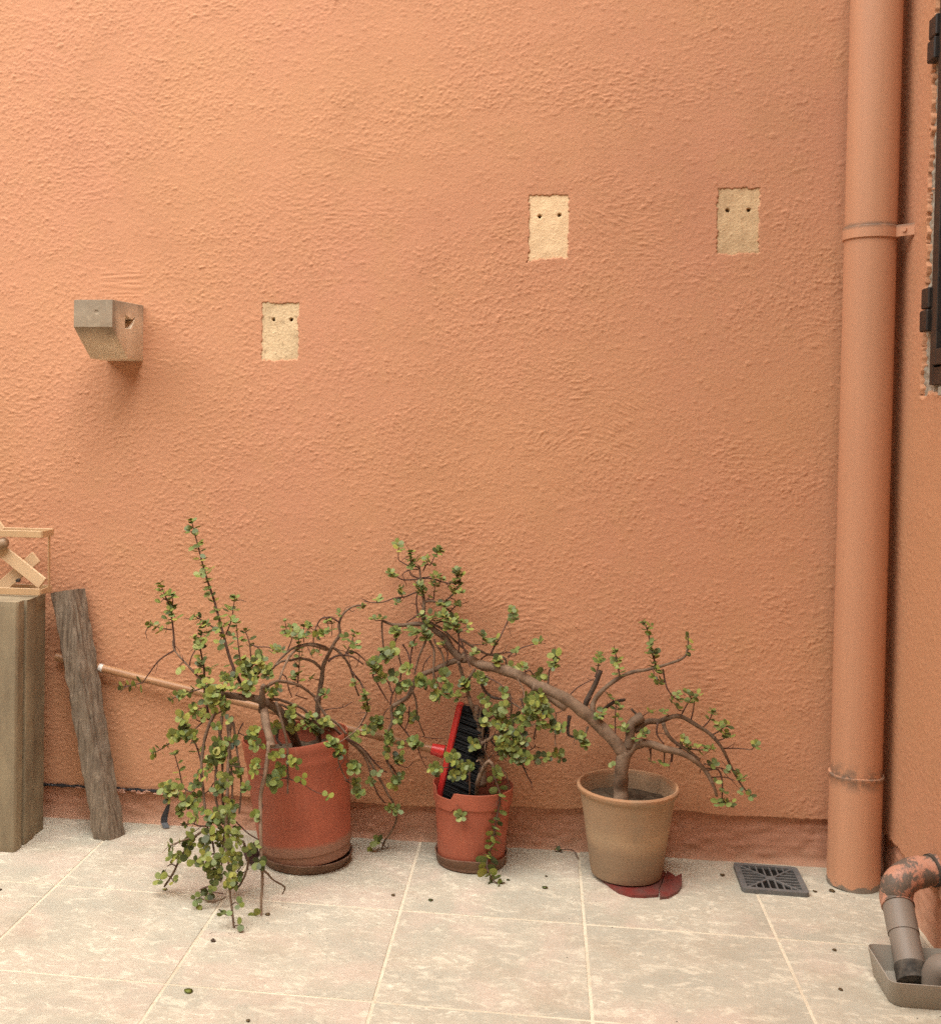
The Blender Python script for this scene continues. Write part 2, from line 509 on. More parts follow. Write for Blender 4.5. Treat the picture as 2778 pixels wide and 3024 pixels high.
def mat_leaf(name, c):
    t = NT(name)
    v = t.coord()
    n = t.noise(v, 1.4, 3, 0.5)
    c2 = tuple(x * y for x, y in zip(c, (0.72, 0.80, 0.62)))
    t.base(t.mix(t.ramp(n, [(0.35, 0.0), (0.65, 1.0)]), c, c2))
    t.rough(0.45, 0.4)
    tr = t.n('ShaderNodeBsdfTranslucent')
    tr.inputs['Color'].default_value = (c[0] * 1.1, c[1] * 1.15, c[2] * 0.6, 1)
    ms = t.n('ShaderNodeMixShader')
    ms.inputs[0].default_value = 0.22
    t.l(t.b.outputs[0], ms.inputs[1]); t.l(tr.outputs[0], ms.inputs[2])
    t.l(ms.outputs[0], t.out.inputs['Surface'])
    return t.m
LEAF_COLS = [(0.340, 0.355, 0.085), (0.265, 0.295, 0.076), (0.205, 0.240, 0.068), (0.150, 0.180, 0.057), (0.095, 0.112, 0.040), (0.42, 0.390, 0.095), (0.24, 0.31, 0.110)]
LEAF_M = [mat_leaf('leaf green %s' % w, c) for w, c in zip('light,fresh,mid,deep,dark,yellowish,bluish'.split(','), LEAF_COLS)]

def mat_pipe(name, c1, c2, worn, zlo, zhi, pat=0.6, es=28):
    """Painted downpipe: paint worn to grey plastic where 'pat' noise breaks through (all over when zlo is None)."""
    t = NT(name)
    v = t.coord()
    n = t.noise(v, 5, 3, 0.5)
    e = t.noise(v, es, 8, 0.74, 0.3)
    c = t.mix(t.ramp(n, [(0.35, 0.0), (0.65, 1.0)]), c1, c2)
    if zlo is not None:
        tc = t.n('ShaderNodeTexCoord')
        sx = t.n('ShaderNodeSeparateXYZ'); t.l(tc.outputs['Object'], sx.inputs[0])
        mr = t.n('ShaderNodeMapRange'); mr.inputs['From Min'].default_value = zhi; mr.inputs['From Max'].default_value = zlo
        t.l(sx.outputs[2], mr.inputs['Value'])
        k = t.math('ADD', mr.outputs[0], t.math('MULTIPLY', t.math('SUBTRACT', e, 0.5), 1.6))
        mask = t.ramp(k, [(0.48, 0.0), (0.56, 1.0)])
        # brush marks, grime at the joint, paint chipped off the clamp
        br = t.noise(t.coord(scale=(1, 1, 0.03)), 55, 4, 0.6)
        c = t.mix(t.math('MULTIPLY', t.ramp(br, [(0.42, 1.0), (0.6, 0.0)]), 0.16), c, tuple(x * 0.7 for x in c1))
        for zc, hw_, thr in ((0.300, 0.042, 0.57), (1.734, 0.010, 0.46)):
            d = t.math('ABSOLUTE', t.math('SUBTRACT', sx.outputs[2], zc))
            q = t.math('SUBTRACT', 1.0, t.math('DIVIDE', d, hw_), True)
            q = t.math('MULTIPLY', q, t.ramp(t.noise(v, 42, 5, 0.7), [(thr - 0.16, 0.0), (thr, 1.0)]))
            c = t.mix(t.math('MULTIPLY', q, 0.95), c, (0.20, 0.14, 0.10))
    else:
        mask = t.ramp(e, [(pat - 0.03, 0.0), (pat + 0.03, 1.0)])
    c = t.mix(mask, c, t.mix(t.noise(v, 70, 4, 0.7), worn, tuple(x * 0.5 for x in worn)))
    t.base(c)
    t.rough(0.5, 0.4)
    t.bump(t.math('ADD', t.math('MULTIPLY', mask, -0.6), t.math('MULTIPLY', t.noise(v, 60, 3, 0.5), 0.25)), 0.3, 0.0015)
    return t.m
PIPE1, PIPE2 = (0.57, 0.288, 0.165), (0.56, 0.278, 0.16)
M['pipe'] = mat_pipe('painted downpipe', PIPE1, PIPE2, (0.30, 0.235, 0.18), -0.005, 0.036)
M['elbow'] = mat_pipe('peeling painted elbow', (0.52, 0.265, 0.175), (0.46, 0.215, 0.14), (0.19, 0.145, 0.112), None, None, 0.50, 26)
M['grey_pvc'] = mat_pipe('grey plastic pipe', (0.25, 0.205, 0.165), (0.21, 0.17, 0.135), (0.45, 0.20, 0.13), None, None, 0.66)
M['pipe_dark'] = mat_simple('dark pipe rim', (0.03, 0.026, 0.021), (0.12, 0.10, 0.078), 45, 0.7, 0.3, 0.2)
M['tray'] = mat_pipe('grey plastic tray', (0.36, 0.325, 0.27), (0.29, 0.25, 0.20), (0.42, 0.20, 0.14), None, None, 0.68)
M['grate'] = mat_simple('dark grey plastic grate', (0.115, 0.115, 0.112), (0.16, 0.155, 0.145), 40, 0.6, 0.4, 0.2)
M['pit_shade'] = mat_simple('painted drain shade', (0.010, 0.009, 0.008), (0.02, 0.017, 0.014), 30, 0.9, 0.1, 0.0)  # near-black colour stands for the unlit hollow under the bars
M['beige_metal'] = mat_simple('beige painted metal', (0.56, 0.37, 0.20), (0.52, 0.34, 0.185), 8, 0.45, 0.4, 0.05, 60)
M['cream_slat'] = mat_simple('cream painted slat', (0.70, 0.50, 0.30), (0.66, 0.46, 0.27), 8, 0.45, 0.4, 0.05, 60)
M['rod'] = mat_simple('rounded tan plastic', (0.36, 0.24, 0.14), (0.30, 0.20, 0.12), 8, 0.5, 0.4, 0.05, 60)
M['handle'] = mat_simple('varnished broom handle', (0.42, 0.225, 0.108), (0.32, 0.16, 0.075), 40, 0.45, 0.45, 0.1, 90, (0.05, 1, 1))
M['red_plastic'] = mat_simple('bright red plastic', (0.56, 0.030, 0.025), (0.50, 0.028, 0.025), 10, 0.35, 0.5, 0.0)
M['bristle'] = mat_simple('black bristle', (0.006, 0.006, 0.006), (0.014, 0.0135, 0.013), 90, 0.65, 0.2, 0.0)
M['black'] = mat_simple('black plastic', (0.015, 0.016, 0.018), (0.035, 0.036, 0.04), 60, 0.45, 0.4, 0.2)
M['black_metal'] = mat_simple('black painted steel', (0.018, 0.014, 0.012), (0.035, 0.026, 0.02), 30, 0.45, 0.45, 0.15)
M['shard'] = mat_simple('dark brown plastic', (0.05, 0.025, 0.022), (0.075, 0.04, 0.032), 40, 0.5, 0.4, 0.1)
M['white'] = mat_simple('white paper', (0.75, 0.72, 0.66), (0.6, 0.56, 0.5), 60, 0.7, 0.2, 0.1)
M['flake'] = mat_simple('pink flaking paint', (0.62, 0.36, 0.26), (0.5, 0.25, 0.17), 60, 0.8, 0.2, 0.3)
M['dry_leaf'] = mat_simple('dry leaf', (0.16, 0.11, 0.05), (0.09, 0.06, 0.03), 40, 0.8, 0.2, 0.2)
M['glass'] = mat_simple('dark window glass', (0.02, 0.022, 0.024), (0.03, 0.032, 0.034), 3, 0.08, 0.5, 0.0)

# ------------------------------------------------------------------ the floor: grout bed + one object for each tile
WALL_Y = 0.0                 # face of the base band; the plaster above stands 15 mm proud of it
SIDE_X = 0.985               # face of the side wall's plaster
X_W, Y_S, TOP = -3.4, -4.5, 5.6
T = 0.45
floor_me = bm_mesh('floor', box_bm((1.10 - (X_W - 0.3), 0.3 - (Y_S - 0.3), 0.05), ((1.10 + X_W - 0.3) / 2, (Y_S) / 2, -0.0255)))
floor = tag(link('floor', floor_me, None, [M['grout']]), kind='structure')
GX = [-1.165 + T * k for k in range(-6, 5)] + [0.985]
GY = [-0.478 - T * k for k in range(9, -1, -1)] + [0.0]
tile_cache = {}
def tile_mesh(w, d):
    key = (round(w, 4), round(d, 4))
    if key not in tile_cache:
        bm = box_bm((w, d, 0.012), (0, 0, -0.006), 0.0010)
        me = bm_mesh('tile', bm)
        me.materials.append(M['tile'])
        tile_cache[key] = me
    return tile_cache[key]
GW = 0.0073
for i in range(len(GX) - 1):
    for j in range(len(GY) - 1):
        w = GX[i + 1] - GX[i] - GW; d = GY[j + 1] - GY[j] - GW
        o = link('tile', tile_mesh(w, d), floor)
        o.location = ((GX[i] + GX[i + 1]) / 2, (GY[j] + GY[j + 1]) / 2, random.uniform(0.0004, 0.0011))
        o.rotation_euler = (random.uniform(-0.0012, 0.0012), random.uniform(-0.0012, 0.0012), 0)

# ------------------------------------------------------------------ plaster walls as height fields
def gnoise(nz, nx, lz, lx, seed, step):
    """Smooth periodic random field, unit variance; lz / lx are feature sizes in metres."""
    g = np.random.default_rng(seed).standard_normal((nz, nx))
    fz = np.fft.fftfreq(nz, step)[:, None]; fx = np.fft.rfftfreq(nx, step)[None, :]
    k = np.sqrt((fz * lz) ** 2 + (fx * lx) ** 2)
    filt = np.exp(-0.5 * ((k - 0.8) / 0.42) ** 2) * (k > 0)
    h = np.fft.irfft2(np.fft.rfft2(g) * filt, s=(nz, nx))
    return h / h.std()

def sstep(a, b, x):
    t = np.clip((x - a) / (b - a), 0, 1)
    return t * t * (3 - 2 * t)

def bilin(field, u, v):
    nz, nx = field.shape
    u = np.mod(u, nx); v = np.mod(v, nz)
    i = np.floor(u).astype(int); j = np.floor(v).astype(int)
    fu = u - i; fv = v - j
    i1 = (i + 1) % nx; j1 = (j + 1) % nz
    i %= nx; j %= nz
    return (field[j, i] * (1 - fu) * (1 - fv) + field[j, i1] * fu * (1 - fv) + field[j1, i] * (1 - fu) * fv + field[j1, i1] * fu * fv)

def pink(nz, nx, l0, l1, slope, seed, step, ax=1.0):
    """Broad-band rough field with feature sizes between l0 and l1 metres (ax stretches it sideways)."""
    g = np.random.default_rng(seed).standard_normal((nz, nx))
    fz = np.fft.fftfreq(nz, step)[:, None]; fx = np.fft.rfftfreq(nx, step)[None, :] * ax
    k = np.sqrt(fz ** 2 + fx ** 2) + 1e-9
    filt = k ** (-slope) * np.exp(-(k * l0) ** 4) * (1 - np.exp(-(k * l1) ** 4))
    h = np.fft.irfft2(np.fft.rfft2(g) * filt, s=(nz, nx))
    return h / h.std()

def shot(nz, nx, spacing, sz, sx, seed, step):
    """Grains of sand in the render: bumps of random height, one per 'spacing' squared, sized sz x sx metres; zero mean, unit variance."""
    g = np.random.default_rng(seed)
    imp = (g.random((nz, nx)) < (step / spacing) ** 2) * g.exponential(1.0, (nz, nx))
    fz = np.fft.fftfreq(nz, step)[:, None]; fx = np.fft.rfftfreq(nx, step)[None, :]
    filt = np.exp(-2 * math.pi ** 2 * ((fz * sz) ** 2 + (fx * sx) ** 2))
    h = np.fft.irfft2(np.fft.rfft2(imp) * filt, s=(nz, nx))
    h -= h.mean()
    return np.minimum(h / h.std(), 4.0)

def plaster_height(X, Z, step, seed, arcs=()):
    nz, nx = X.shape
    fine = shot(nz, nx, 0.0048, 0.0016, 0.0020, seed + 1, step)
    big = shot(nz, nx, 0.0080, 0.0017, 0.0024, seed + 2, step)
    huge = shot(nz, nx, 0.0420, 0.0026, 0.0038, seed + 12, step)
    strk = pink(nz, nx, 0.0060, 0.030, 0.4, seed + 3, step, 2.6)
    low = gnoise(nz, nx, 0.40, 0.55, seed + 4, step)
    mid = gnoise(nz, nx, 0.13, 0.18, seed + 5, step)
    wide = gnoise(nz, nx, 0.9, 0.9, seed + 6, step)
    m = sstep(-1.3, 1.0, low * 0.65 + mid * 0.45 - (X + 0.3) * 0.42 + (0.9 - Z) * 0.12)
    streak = sstep(0.2, 1.5, gnoise(nz, nx, 0.3, 0.5, seed + 7, step))
    strk = np.clip(strk, -0.6, 2.6)
    h = 0.00036 * (0.50 + 0.50 * m) * fine * (1 - 0.3 * streak) + 0.00035 * (0.15 + 0.85 * m) * big * (1 - 0.4 * streak)
    h += 0.00055 * (0.3 + 0.7 * m) * streak * strk + 0.00025 * huge * (1 - 0.5 * m)
    h += 0.0002 * mid + 0.0008 * wide
    tex = pink(512, 512, 0.0062, 0.016, 0.0, seed + 9, 0.0032)
    for (cx, cz, r0, r1, a0, a1, s) in arcs:
        dx = X - cx; dz = Z - cz
        r = np.hypot(dx, dz) + 0.004 * mid; a = np.degrees(np.arctan2(dz, dx)) % 360
        am = sstep(a0, a0 + 22, a) * (1 - sstep(a1 - 22, a1, a))
        rm = sstep(r0, r0 + 0.04, r) * (1 - sstep(r1 - 0.05, r1, r))
        rid = bilin(tex, r / 0.0032, np.radians(a) * (r0 + r1) / 2 / 0.0032 / 5.5)
        w = am * rm * sstep(-0.9, 0.7, mid + 0.5 * low)
        h = h * (1 - 0.45 * w) + w * s * 0.62 * np.clip(rid, -0.4, 2.5)
    return h

def grid_mesh(name, P, flip=False, extra_tail=None):
    """P: (nz, nx, 3) array of points -> smooth quad mesh."""
    nz, nx, _ = P.shape
    idx = np.arange(nz * nx).reshape(nz, nx)
    q = np.stack([idx[:-1, :-1], idx[:-1, 1:], idx[1:, 1:], idx[1:, :-1]], -1).reshape(-1, 4)
    if flip: q = q[:, ::-1]
    me = bpy.data.meshes.new(name)
    me.vertices.add(nz * nx)
    me.vertices.foreach_set('co', np.ascontiguousarray(P, dtype=np.float32).ravel())
    nf = len(q)
    me.loops.add(nf * 4)
    me.loops.foreach_set('vertex_index', np.ascontiguousarray(q, dtype=np.int32).ravel())
    me.polygons.add(nf)
    me.polygons.foreach_set('loop_start', np.arange(0, nf * 4, 4, dtype=np.int32))
    me.polygons.foreach_set('loop_total', np.full(nf, 4, dtype=np.int32))
    me.polygons.foreach_set('use_smooth', np.ones(nf, dtype=bool))
    me.update(calc_edges=True)
    me.validate()
    return me

STEP = 0.0027
PX0, PX1, PZ0, PZ1 = -1.72, 0.99, 0.0, 2.55
PATCHES = [  # x0, x1, z0, z1 of the cut-back corbel stones, skew of the lower edge, hole positions
    (-0.744, -0.642, 1.393, 1.553, 0.0, (-0.713, -0.661), 1.508),
    (0.020, 0.124, 1.678, 1.851, 0.006, (0.047, 0.101), 1.795),
    (0.530, 0.635, 1.688, 1.860, 0.0, (0.555, 0.611), 1.804),
]
xs = np.arange(PX0, PX1, STEP)
nzr = int((PZ1 - 0.10) / STEP)
zt = np.linspace(0, 1, nzr)
edge = 0.104 + 0.030 * sstep(-0.35, 0.40, xs) + 0.0016 * gnoise(1, len(xs), 1, 0.22, 5, STEP)[0] + 0.0005 * gnoise(1, len(xs), 1, 0.02, 6, STEP)[0]
Z = edge[None, :] * (1 - zt[:, None]) + PZ1 * zt[:, None]
X = np.repeat(xs[None, :], nzr, 0)
ARCS = [  # trowel sweeps: centre x, z, inner and outer radius, angle range, depth
    (0.28, 1.70, 0.17, 0.24, 50, 135, 0.0013),
    (0.20, 1.02, 0.12, 0.33, 20, 150, 0.0014),
    (0.05, 1.05, 0.06, 0.20, 330, 359, 0.0012),
    (0.02, 0.92, 0.10, 0.24, 15, 110, 0.0012),
    (-0.98, 0.22, 0.08, 0.34, 15, 110, 0.0015),
    (0.05, 0.45, 0.12, 0.36, 35, 130, 0.0013),
    (-1.25, 1.97, 0.12, 0.26, 20, 80, 0.0013),
    (-1.05, 1.35, 0.5, 0.72, 40, 80, 0.0010),
    (-0.55, 1.30, 0.45, 0.75, 60, 110, 0.0011),
    (0.55, 0.25, 0.14, 0.34, 30, 150, 0.0012),
    (0.35, 2.0, 0.18, 0.36, 200, 300, 0.0010),
    (-0.35, 2.25, 0.16, 0.34, 20, 120, 0.0010),
]
H = plaster_height(X, Z, STEP, 100, ARCS)
# a smoother brushed repair with level ridges above the stone bracket
rx = sstep(-1.245, -1.225, X) * (1 - sstep(-1.12, -1.10, X)) * sstep(1.572, 1.580, Z) * (1 - sstep(1.648, 1.656, Z))
tex2 = gnoise(X.shape[0], X.shape[1], 0.011, 0.12, 77, STEP)
H = H * (1 - 0.8 * rx) + rx * (0.0004 + 0.0007 * np.tanh(tex2))
hole = np.zeros_like(X)
rag = pink(X.shape[0], X.shape[1], 0.006, 0.09, 1.0, 31, STEP) * 0.0017
for (x0, x1, z0, z1, sk, hx, hz) in PATCHES:
    zl = z0 + sk * (X - x0) / (x1 - x0) - sk / 2
    sd = np.maximum(np.maximum(x0 - X, X - x1), np.maximum(zl - Z, Z - z1)) + rag
    hole = np.maximum(hole, 1 - sstep(-0.002, 0.002, sd))
    lip = np.exp(-(sd / 0.02) ** 2) * (sd > 0)
    H = H - 0.0010 * lip * (Z > z1 - 0.01)
    H = H * (1 - 0.5 * lip)
Yp = -0.015 - H + hole * 0.06
Yp[0, :] = np.maximum(Yp[0, :], -0.016)
P = np.stack([X, Yp, Z], -1)
lip0 = P[0:1].copy(); lip0[..., 1] = 0.004; lip0[..., 2] += 0.003
P = np.concatenate([lip0, P], 0)
back_wall = empty('plaster_wall', (0, 0, 0))
tag(back_wall, 'rough orange plastered wall standing behind the three potted plants', 'wall')
link('plaster', grid_mesh('plaster', P), back_wall, [M['plaster']])

# red-brown base band, set back under the plaster's lower edge
bx = np.arange(PX0, 1.0, 0.005); bz = np.linspace(-0.01, 0.165, 36)
BX, BZ = np.meshgrid(bx, bz)
bh = 0.0010 * gnoise(36, len(bx), 0.03, 0.07, 21, 0.005) + 0.0011 * gnoise(36, len(bx), 0.014, 0.03, 22, 0.005) * sstep(-0.6, 1.2, gnoise(36, len(bx), 0.2, 0.3, 23, 0.005))
foot = 0.010 * np.exp(-BZ / 0.012)
link('base_band', grid_mesh('base_band', np.stack([BX, -bh - foot, BZ], -1)), back_wall, [M['band']])
# the rest of the wall, outside the picture
for nm, sz, c in (('plaster_left', (PX0 - X_W, 0.10, TOP), ((PX0 + X_W) / 2, 0.035, TOP / 2)),
                  ('plaster_top', (1.1 - PX0, 0.10, TOP - PZ1), ((1.1 + PX0) / 2, 0.035, (TOP + PZ1) / 2)),
                  ('wall_core', (1.1 - PX0, 0.10, PZ1), ((1.1 + PX0) / 2, 0.12, PZ1 / 2))):
    link(nm, bm_mesh(nm, box_bm(sz, c)), back_wall, [M['plaster']])
# black damp-proof sheet showing through where the lower edge of the plaster has chipped off, with flakes of paint
v, f = [], []
n = 90
for i in range(n):
    x = -1.43 + 0.42 * i / (n - 1)
    w = 0.0050 + 0.0035 * math.sin(i * 0.5) + random.uniform(-0.0015, 0.0015)
    if 0.30 < i / n < 0.47: w *= 0.5
    for yy, zz in ((-0.0225, 0.1075 + 0.5 * w), (-0.0245, 0.1045), (-0.0195, 0.1015 - 0.35 * w)):
        v.append((x, yy + random.uniform(-0.0006, 0.0006), zz + random.uniform(-0.0008, 0.0008)))
for i in range(n - 1):
    for k in range(2):
        a = i * 3 + k
        f.append((a, a + 3, a + 4, a + 1))
sheet = link('damp_sheet', mesh_pydata('damp_sheet', v, f), back_wall, [M['black']])
sheet['label'] = 'black ragged damp sheet edge showing under chipped plaster'
for i in range(26):
    x = random.uniform(-1.30, -1.02) if i % 3 else random.uniform(-1.13, -1.02)
    L = random.uniform(0.004, 0.016); z = random.uniform(0.098, 0.106)
    pts = [Vector((x + L * math.cos(a) * random.uniform(0.6, 1), -0.0265 + random.uniform(-0.001, 0.001), z + 0.0032 * math.sin(a) * random.uniform(0.5, 1))) for a in [k * math.pi / 3.5 for k in range(7)]]
    link('paint_flake', mesh_pydata('paint_flake', pts, [tuple(range(6, -1, -1))]), back_wall, [M['flake']])

# the three cut-back corbel stones
def stone_patch(p, mat, seed, label):
    x0, x1, z0, z1, sk, hx, hz = p
    st = 0.0016
    gx = np.arange(x0 - 0.006, x1 + 0.006, st); gz = np.arange(z0 - 0.008, z1 + 0.006, st)
    GXm, GZm = np.meshgrid(gx, gz)
    nz, nx = GXm.shape
    h = 0.00016 * shot(nz, nx, 0.0042, 0.0013, 0.0016, seed, st) + 0.0003 * gnoise(nz, nx, 0.05, 0.05, seed + 1, st)
    y = -0.0122 - h
    for k, x in enumerate(hx):
        d = np.hypot(GXm - x, GZm - hz - 0.003 * (k if sk else 0)) + 0.0006 * gnoise(nz, nx, 0.006, 0.006, seed + 3 + k, st)
        y = y + 0.035 * (1 - sstep(0.0032, 0.0056, d))
    o = link('stone_patch', grid_mesh('stone_patch', np.stack([GXm, y, GZm], -1)), back_wall, [mat])
    o['label'] = label
stone_patch(PATCHES[0], M['patch_speckled'], 301, 'speckled sandstone patch with two drill holes, lowest of the three')
stone_patch(PATCHES[1], M['patch_pale'], 311, 'pale sandstone patch with two drill holes, upper middle of wall')
stone_patch(PATCHES[2], M['patch_dull'], 321, 'dull stained sandstone patch with two drill holes, nearest the downpipe')

# ------------------------------------------------------------------ side wall with the window
side = empty('side_wall', (SIDE_X, 0, 0))
tag(side, 'orange plastered side wall at the right, with dark window, beside the downpipe', 'wall')
ys = np.arange(-0.95, 0.0, 0.004); 
nzs = int(2.6 / 0.004)
zt = np.linspace(0, 1, nzs)
e2 = 0.133 + 0.0025 * gnoise(1, len(ys), 1, 0.05, 41, 0.004)[0] + 0.0016 * gnoise(1, len(ys), 1, 0.02, 42, 0.004)[0]
SZ = e2[None, :] * (1 - zt[:, None]) + 2.62 * zt[:, None]
SY = np.repeat(ys[None, :], nzs, 0)
SH = plaster_height(SY * 1.0, SZ, 0.004, 500) * 0.7
WY0, WZ0 = -0.288, 1.298           # near edge and sill height of the window opening
rag2 = pink(nzs, len(ys), 0.009, 0.25, 1.1, 43, 0.004) * 0.006
sd = np.maximum(SY - WY0 + 0.02 * sstep(1.3, 2.3, SZ), WZ0 - SZ) + rag2
op = 1 - sstep(-0.004, 0.004, sd)
SXp = -SH + op * 0.05
lipx = np.exp(-(sd / 0.012) ** 2) * (sd > 0)
SXp = SXp - 0.002 * lipx
PS = np.stack([SXp, SY, SZ], -1)
l0 = PS[0:1].copy(); l0[..., 0] = 0.02; l0[..., 2] += 0.003
PS = np.concatenate([l0, PS], 0)
link('plaster', grid_mesh('side_plaster', PS, flip=True), side, [M['side_plaster']])
by = np.arange(-0.95, 0.0, 0.006); bz = np.linspace(-0.01, 0.17, 31)
BY, BZ = np.meshgrid(by, bz)
bh = 0.0012 * gnoise(31, len(by), 0.03, 0.06, 51, 0.006) + 0.006 * np.exp(-BZ / 0.012)
link('base_band', grid_mesh('side_band', np.stack([0.012 - bh, BY, BZ], -1), flip=True), side, [M['band']])
link('wall_core', bm_mesh('side_core', box_bm((0.12, 0.99, TOP), (0.125, -0.46, TOP / 2))), side, [M['side_plaster']])
link('plaster_far', bm_mesh('side_far', box_bm((0.17, -0.95 - Y_S, TOP), (0.085, (-0.95 + Y_S) / 2, TOP / 2))), side, [M['side_plaster']])
link('plaster_top', bm_mesh('side_top', box_bm((0.17, 0.97, TOP - 2.6), (0.085, -0.466, (TOP + 2.6) / 2))), side, [M['side_plaster']])
# stone reveal, steel frame, hinges, glass
win = empty('window'); win.parent = side
gy = np.arange(-0.40, -0.262, 0.004); gz = np.arange(1.27, 2.6, 0.004)
RY, RZ = np.meshgrid(gy, gz)
rh = 0.0014 * gnoise(len(gz), len(gy), 0.02, 0.02, 61, 0.004) + 0.001 * gnoise(len(gz), len(gy), 0.06, 0.06, 62, 0.004)
link('stone_reveal', grid_mesh('stone_reveal', np.stack([0.008 - rh, RY, RZ], -1), flip=True), win, [M['reveal']])
link('stone_sill', bm_mesh('stone_sill', box_bm((0.05, 0.53, 0.022), (0.022, -0.67, WZ0 + 0.004), 0.002)), win, [M['reveal']])
def wpart(name, y0, y1, z0, z1, x0, x1, mat, bev=0.0015):
    return link(name, bm_mesh(name, box_bm((x1 - x0, abs(y1 - y0), z1 - z0), ((x0 + x1) / 2, (y0 + y1) / 2, (z0 + z1) / 2), bev)), win, [mat])
wpart('window_frame', -0.353, -0.378, 1.318, 2.58, -0.006, 0.03, M['black_metal'])
wpart('window_frame', -0.379, -0.93, 1.318, 1.36, -0.006, 0.03, M['black_metal'])
wpart('sash', -0.381, -0.412, 1.364, 2.58, -0.012, 0.024, M['black_metal'])
wpart('sash', -0.413, -0.93, 1.364, 1.402, -0.012, 0.024, M['black_metal'])
wpart('glass_pane', -0.411, -0.93, 1.40, 2.58, 0.004, 0.010, M['glass'], 0)
for z in (1.448, 2.095):
    wpart('hinge', -0.300, -0.352, z, z + 0.052, -0.016, 0.006, M['black_metal'], 0.003)
    wpart('hinge', -0.302, -0.354, z + 0.055, z + 0.105, -0.014, 0.006, M['black_metal'], 0.003)

# unseen yard walls, added with height and pale colour chosen to shape the light
for nm, sz, c, lab in (('unseen_yard_wall', (0.2, -Y_S, 2.8), (X_W - 0.1, Y_S / 2, 1.4), 'unseen cream yard wall far off to the left, added to shape the light'),
                       ('unseen_yard_wall', (5.2, 0.2, 5.6), ((X_W + 1.2) / 2, Y_S - 0.1, 2.8), 'unseen cream wall across the yard behind the viewer, added to shape the light')):
    tag(link(nm, bm_mesh(nm, box_bm(sz, c)), None, [M['cream_wall']]), lab, 'wall')

# ------------------------------------------------------------------ stone bracket (corbel) left in the wall
def corbel():
    x0, x1 = -1.218, -1.106
    prof = [(0.03, 1.552), (-0.256, 1.541), (-0.258, 1.466), (-0.140, 1.386), (0.03, 1.386)]
    bm = bmesh.new()
    a = [bm.verts.new((x0, y, z)) for y, z in prof]
    b = [bm.verts.new((x1, y, z)) for y, z in prof]
    bm.faces.new(a); bm.faces.new(b[::-1])
    for i in range(5):
        j = (i + 1) % 5
        bm.faces.new((a[i], b[i], b[j], a[j]))
    bmesh.ops.recalc_face_normals(bm, faces=bm.faces)
    bmesh.ops.bevel(bm, geom=list(bm.edges), offset=0.0025, segments=2, affect='EDGES', profile=0.6)
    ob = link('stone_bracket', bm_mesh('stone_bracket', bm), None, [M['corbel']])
    # a socket knocked into the right flank, and a small round pock in the front
    cb = bmesh.new()
    pts = [(-0.165, 1.512), (-0.105, 1.502), (-0.075, 1.514), (-0.118, 1.470), (-0.165, 1.466)]
    va = [cb.verts.new((x1 - 0.030, y * 0.9 - 0.012, 1.49 + (z - 1.49) * 0.7)) for y, z in pts]
    vb = [cb.verts.new((x1 + 0.02, y, z)) for y, z in pts]
    cb.faces.new(va); cb.faces.new(vb[::-1])
    for i in range(5):
        j = (i + 1) % 5
        cb.faces.new((va[i], vb[i], vb[j], va[j]))
    bmesh.ops.recalc_face_normals(cb, faces=cb.faces)
    res = bmesh.ops.create_icosphere(cb, subdivisions=2, radius=0.011, matrix=Matrix.Translation((-1.152, -0.265, 1.507)))
    cut = link('cutter', bm_mesh('cutter', cb))
    md = ob.modifiers.new('b', 'BOOLEAN'); md.operation = 'DIFFERENCE'; md.object = cut; md.solver = 'EXACT'
    dg = bpy.context.evaluated_depsgraph_get()
    me2 = bpy.data.meshes.new_from_object(ob.evaluated_get(dg))
    ob.modifiers.clear()
    ob.data = me2
    bpy.data.objects.remove(cut)
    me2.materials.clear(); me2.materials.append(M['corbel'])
    for p in me2.polygons: p.material_index = 0
    me2.polygons.foreach_set('use_smooth', [True] * len(me2.polygons)); auto_smooth(me2, 30)
    tag(ob, 'weathered grey-brown stone bracket with chamfered underside, projecting from the wall', 'corbel')
corbel()

# ------------------------------------------------------------------ downpipe
PCX, PCY, PR = 0.901, -0.112, 0.0655
pipe = empty('downpipe', (PCX, PCY, 0))
tag(pipe, 'thick orange painted rain downpipe in the right corner of the wall', 'downpipe')
def ring_tube(name, prof, mat, parent, seg=56, func=None, ang=40):
    v, f = lathe(prof, seg, func, close=False)
    me = mesh_pydata(name, v, f, True); auto_smooth(me, ang)
    return link(name, me, parent, [mat])
ring_tube('pipe', [(PR - 0.003, 0.27), (PR - 0.0018, 0.28), (PR - 0.0018, TOP)], M['pipe'], pipe)
lo_f = lambda a, r, z, i: (r, z + (0.004 * math.sin(a * 2 + 1) + 0.002 * math.sin(5 * a) if i == 0 else 0.0015 * math.sin(a * 3) if i > 2 else 0))
ring_tube('lower_pipe', [(PR + 0.0008, 0.001), (PR + 0.0008, 0.10), (PR + 0.0006, 0.270), (PR + 0.0012, 0.291), (PR + 0.0034, 0.2945), (PR + 0.0034, 0.2995), (PR - 0.0040, 0.3010)], M['pipe'], pipe, func=lo_f)
cl = ring_tube('clamp', [(PR - 0.004, 1.703), (PR + 0.0015, 1.702), (PR + 0.003, 1.7035), (PR + 0.003, 1.7325), (PR + 0.0015, 1.734), (PR - 0.004, 1.733)], M['pipe'], pipe)
fl = bar_bm((0.048, -0.044, 1.718), (0.086, -0.078, 1.7185), 0.004, 0.030, 0.0008)
link('flange', bm_mesh('flange', fl), cl, [M['pipe']])
bb = bmesh.new(); bmesh.ops.create_cone(bb, cap_ends=True, segments=6, radius1=0.0062, radius2=0.0062, depth=0.006)
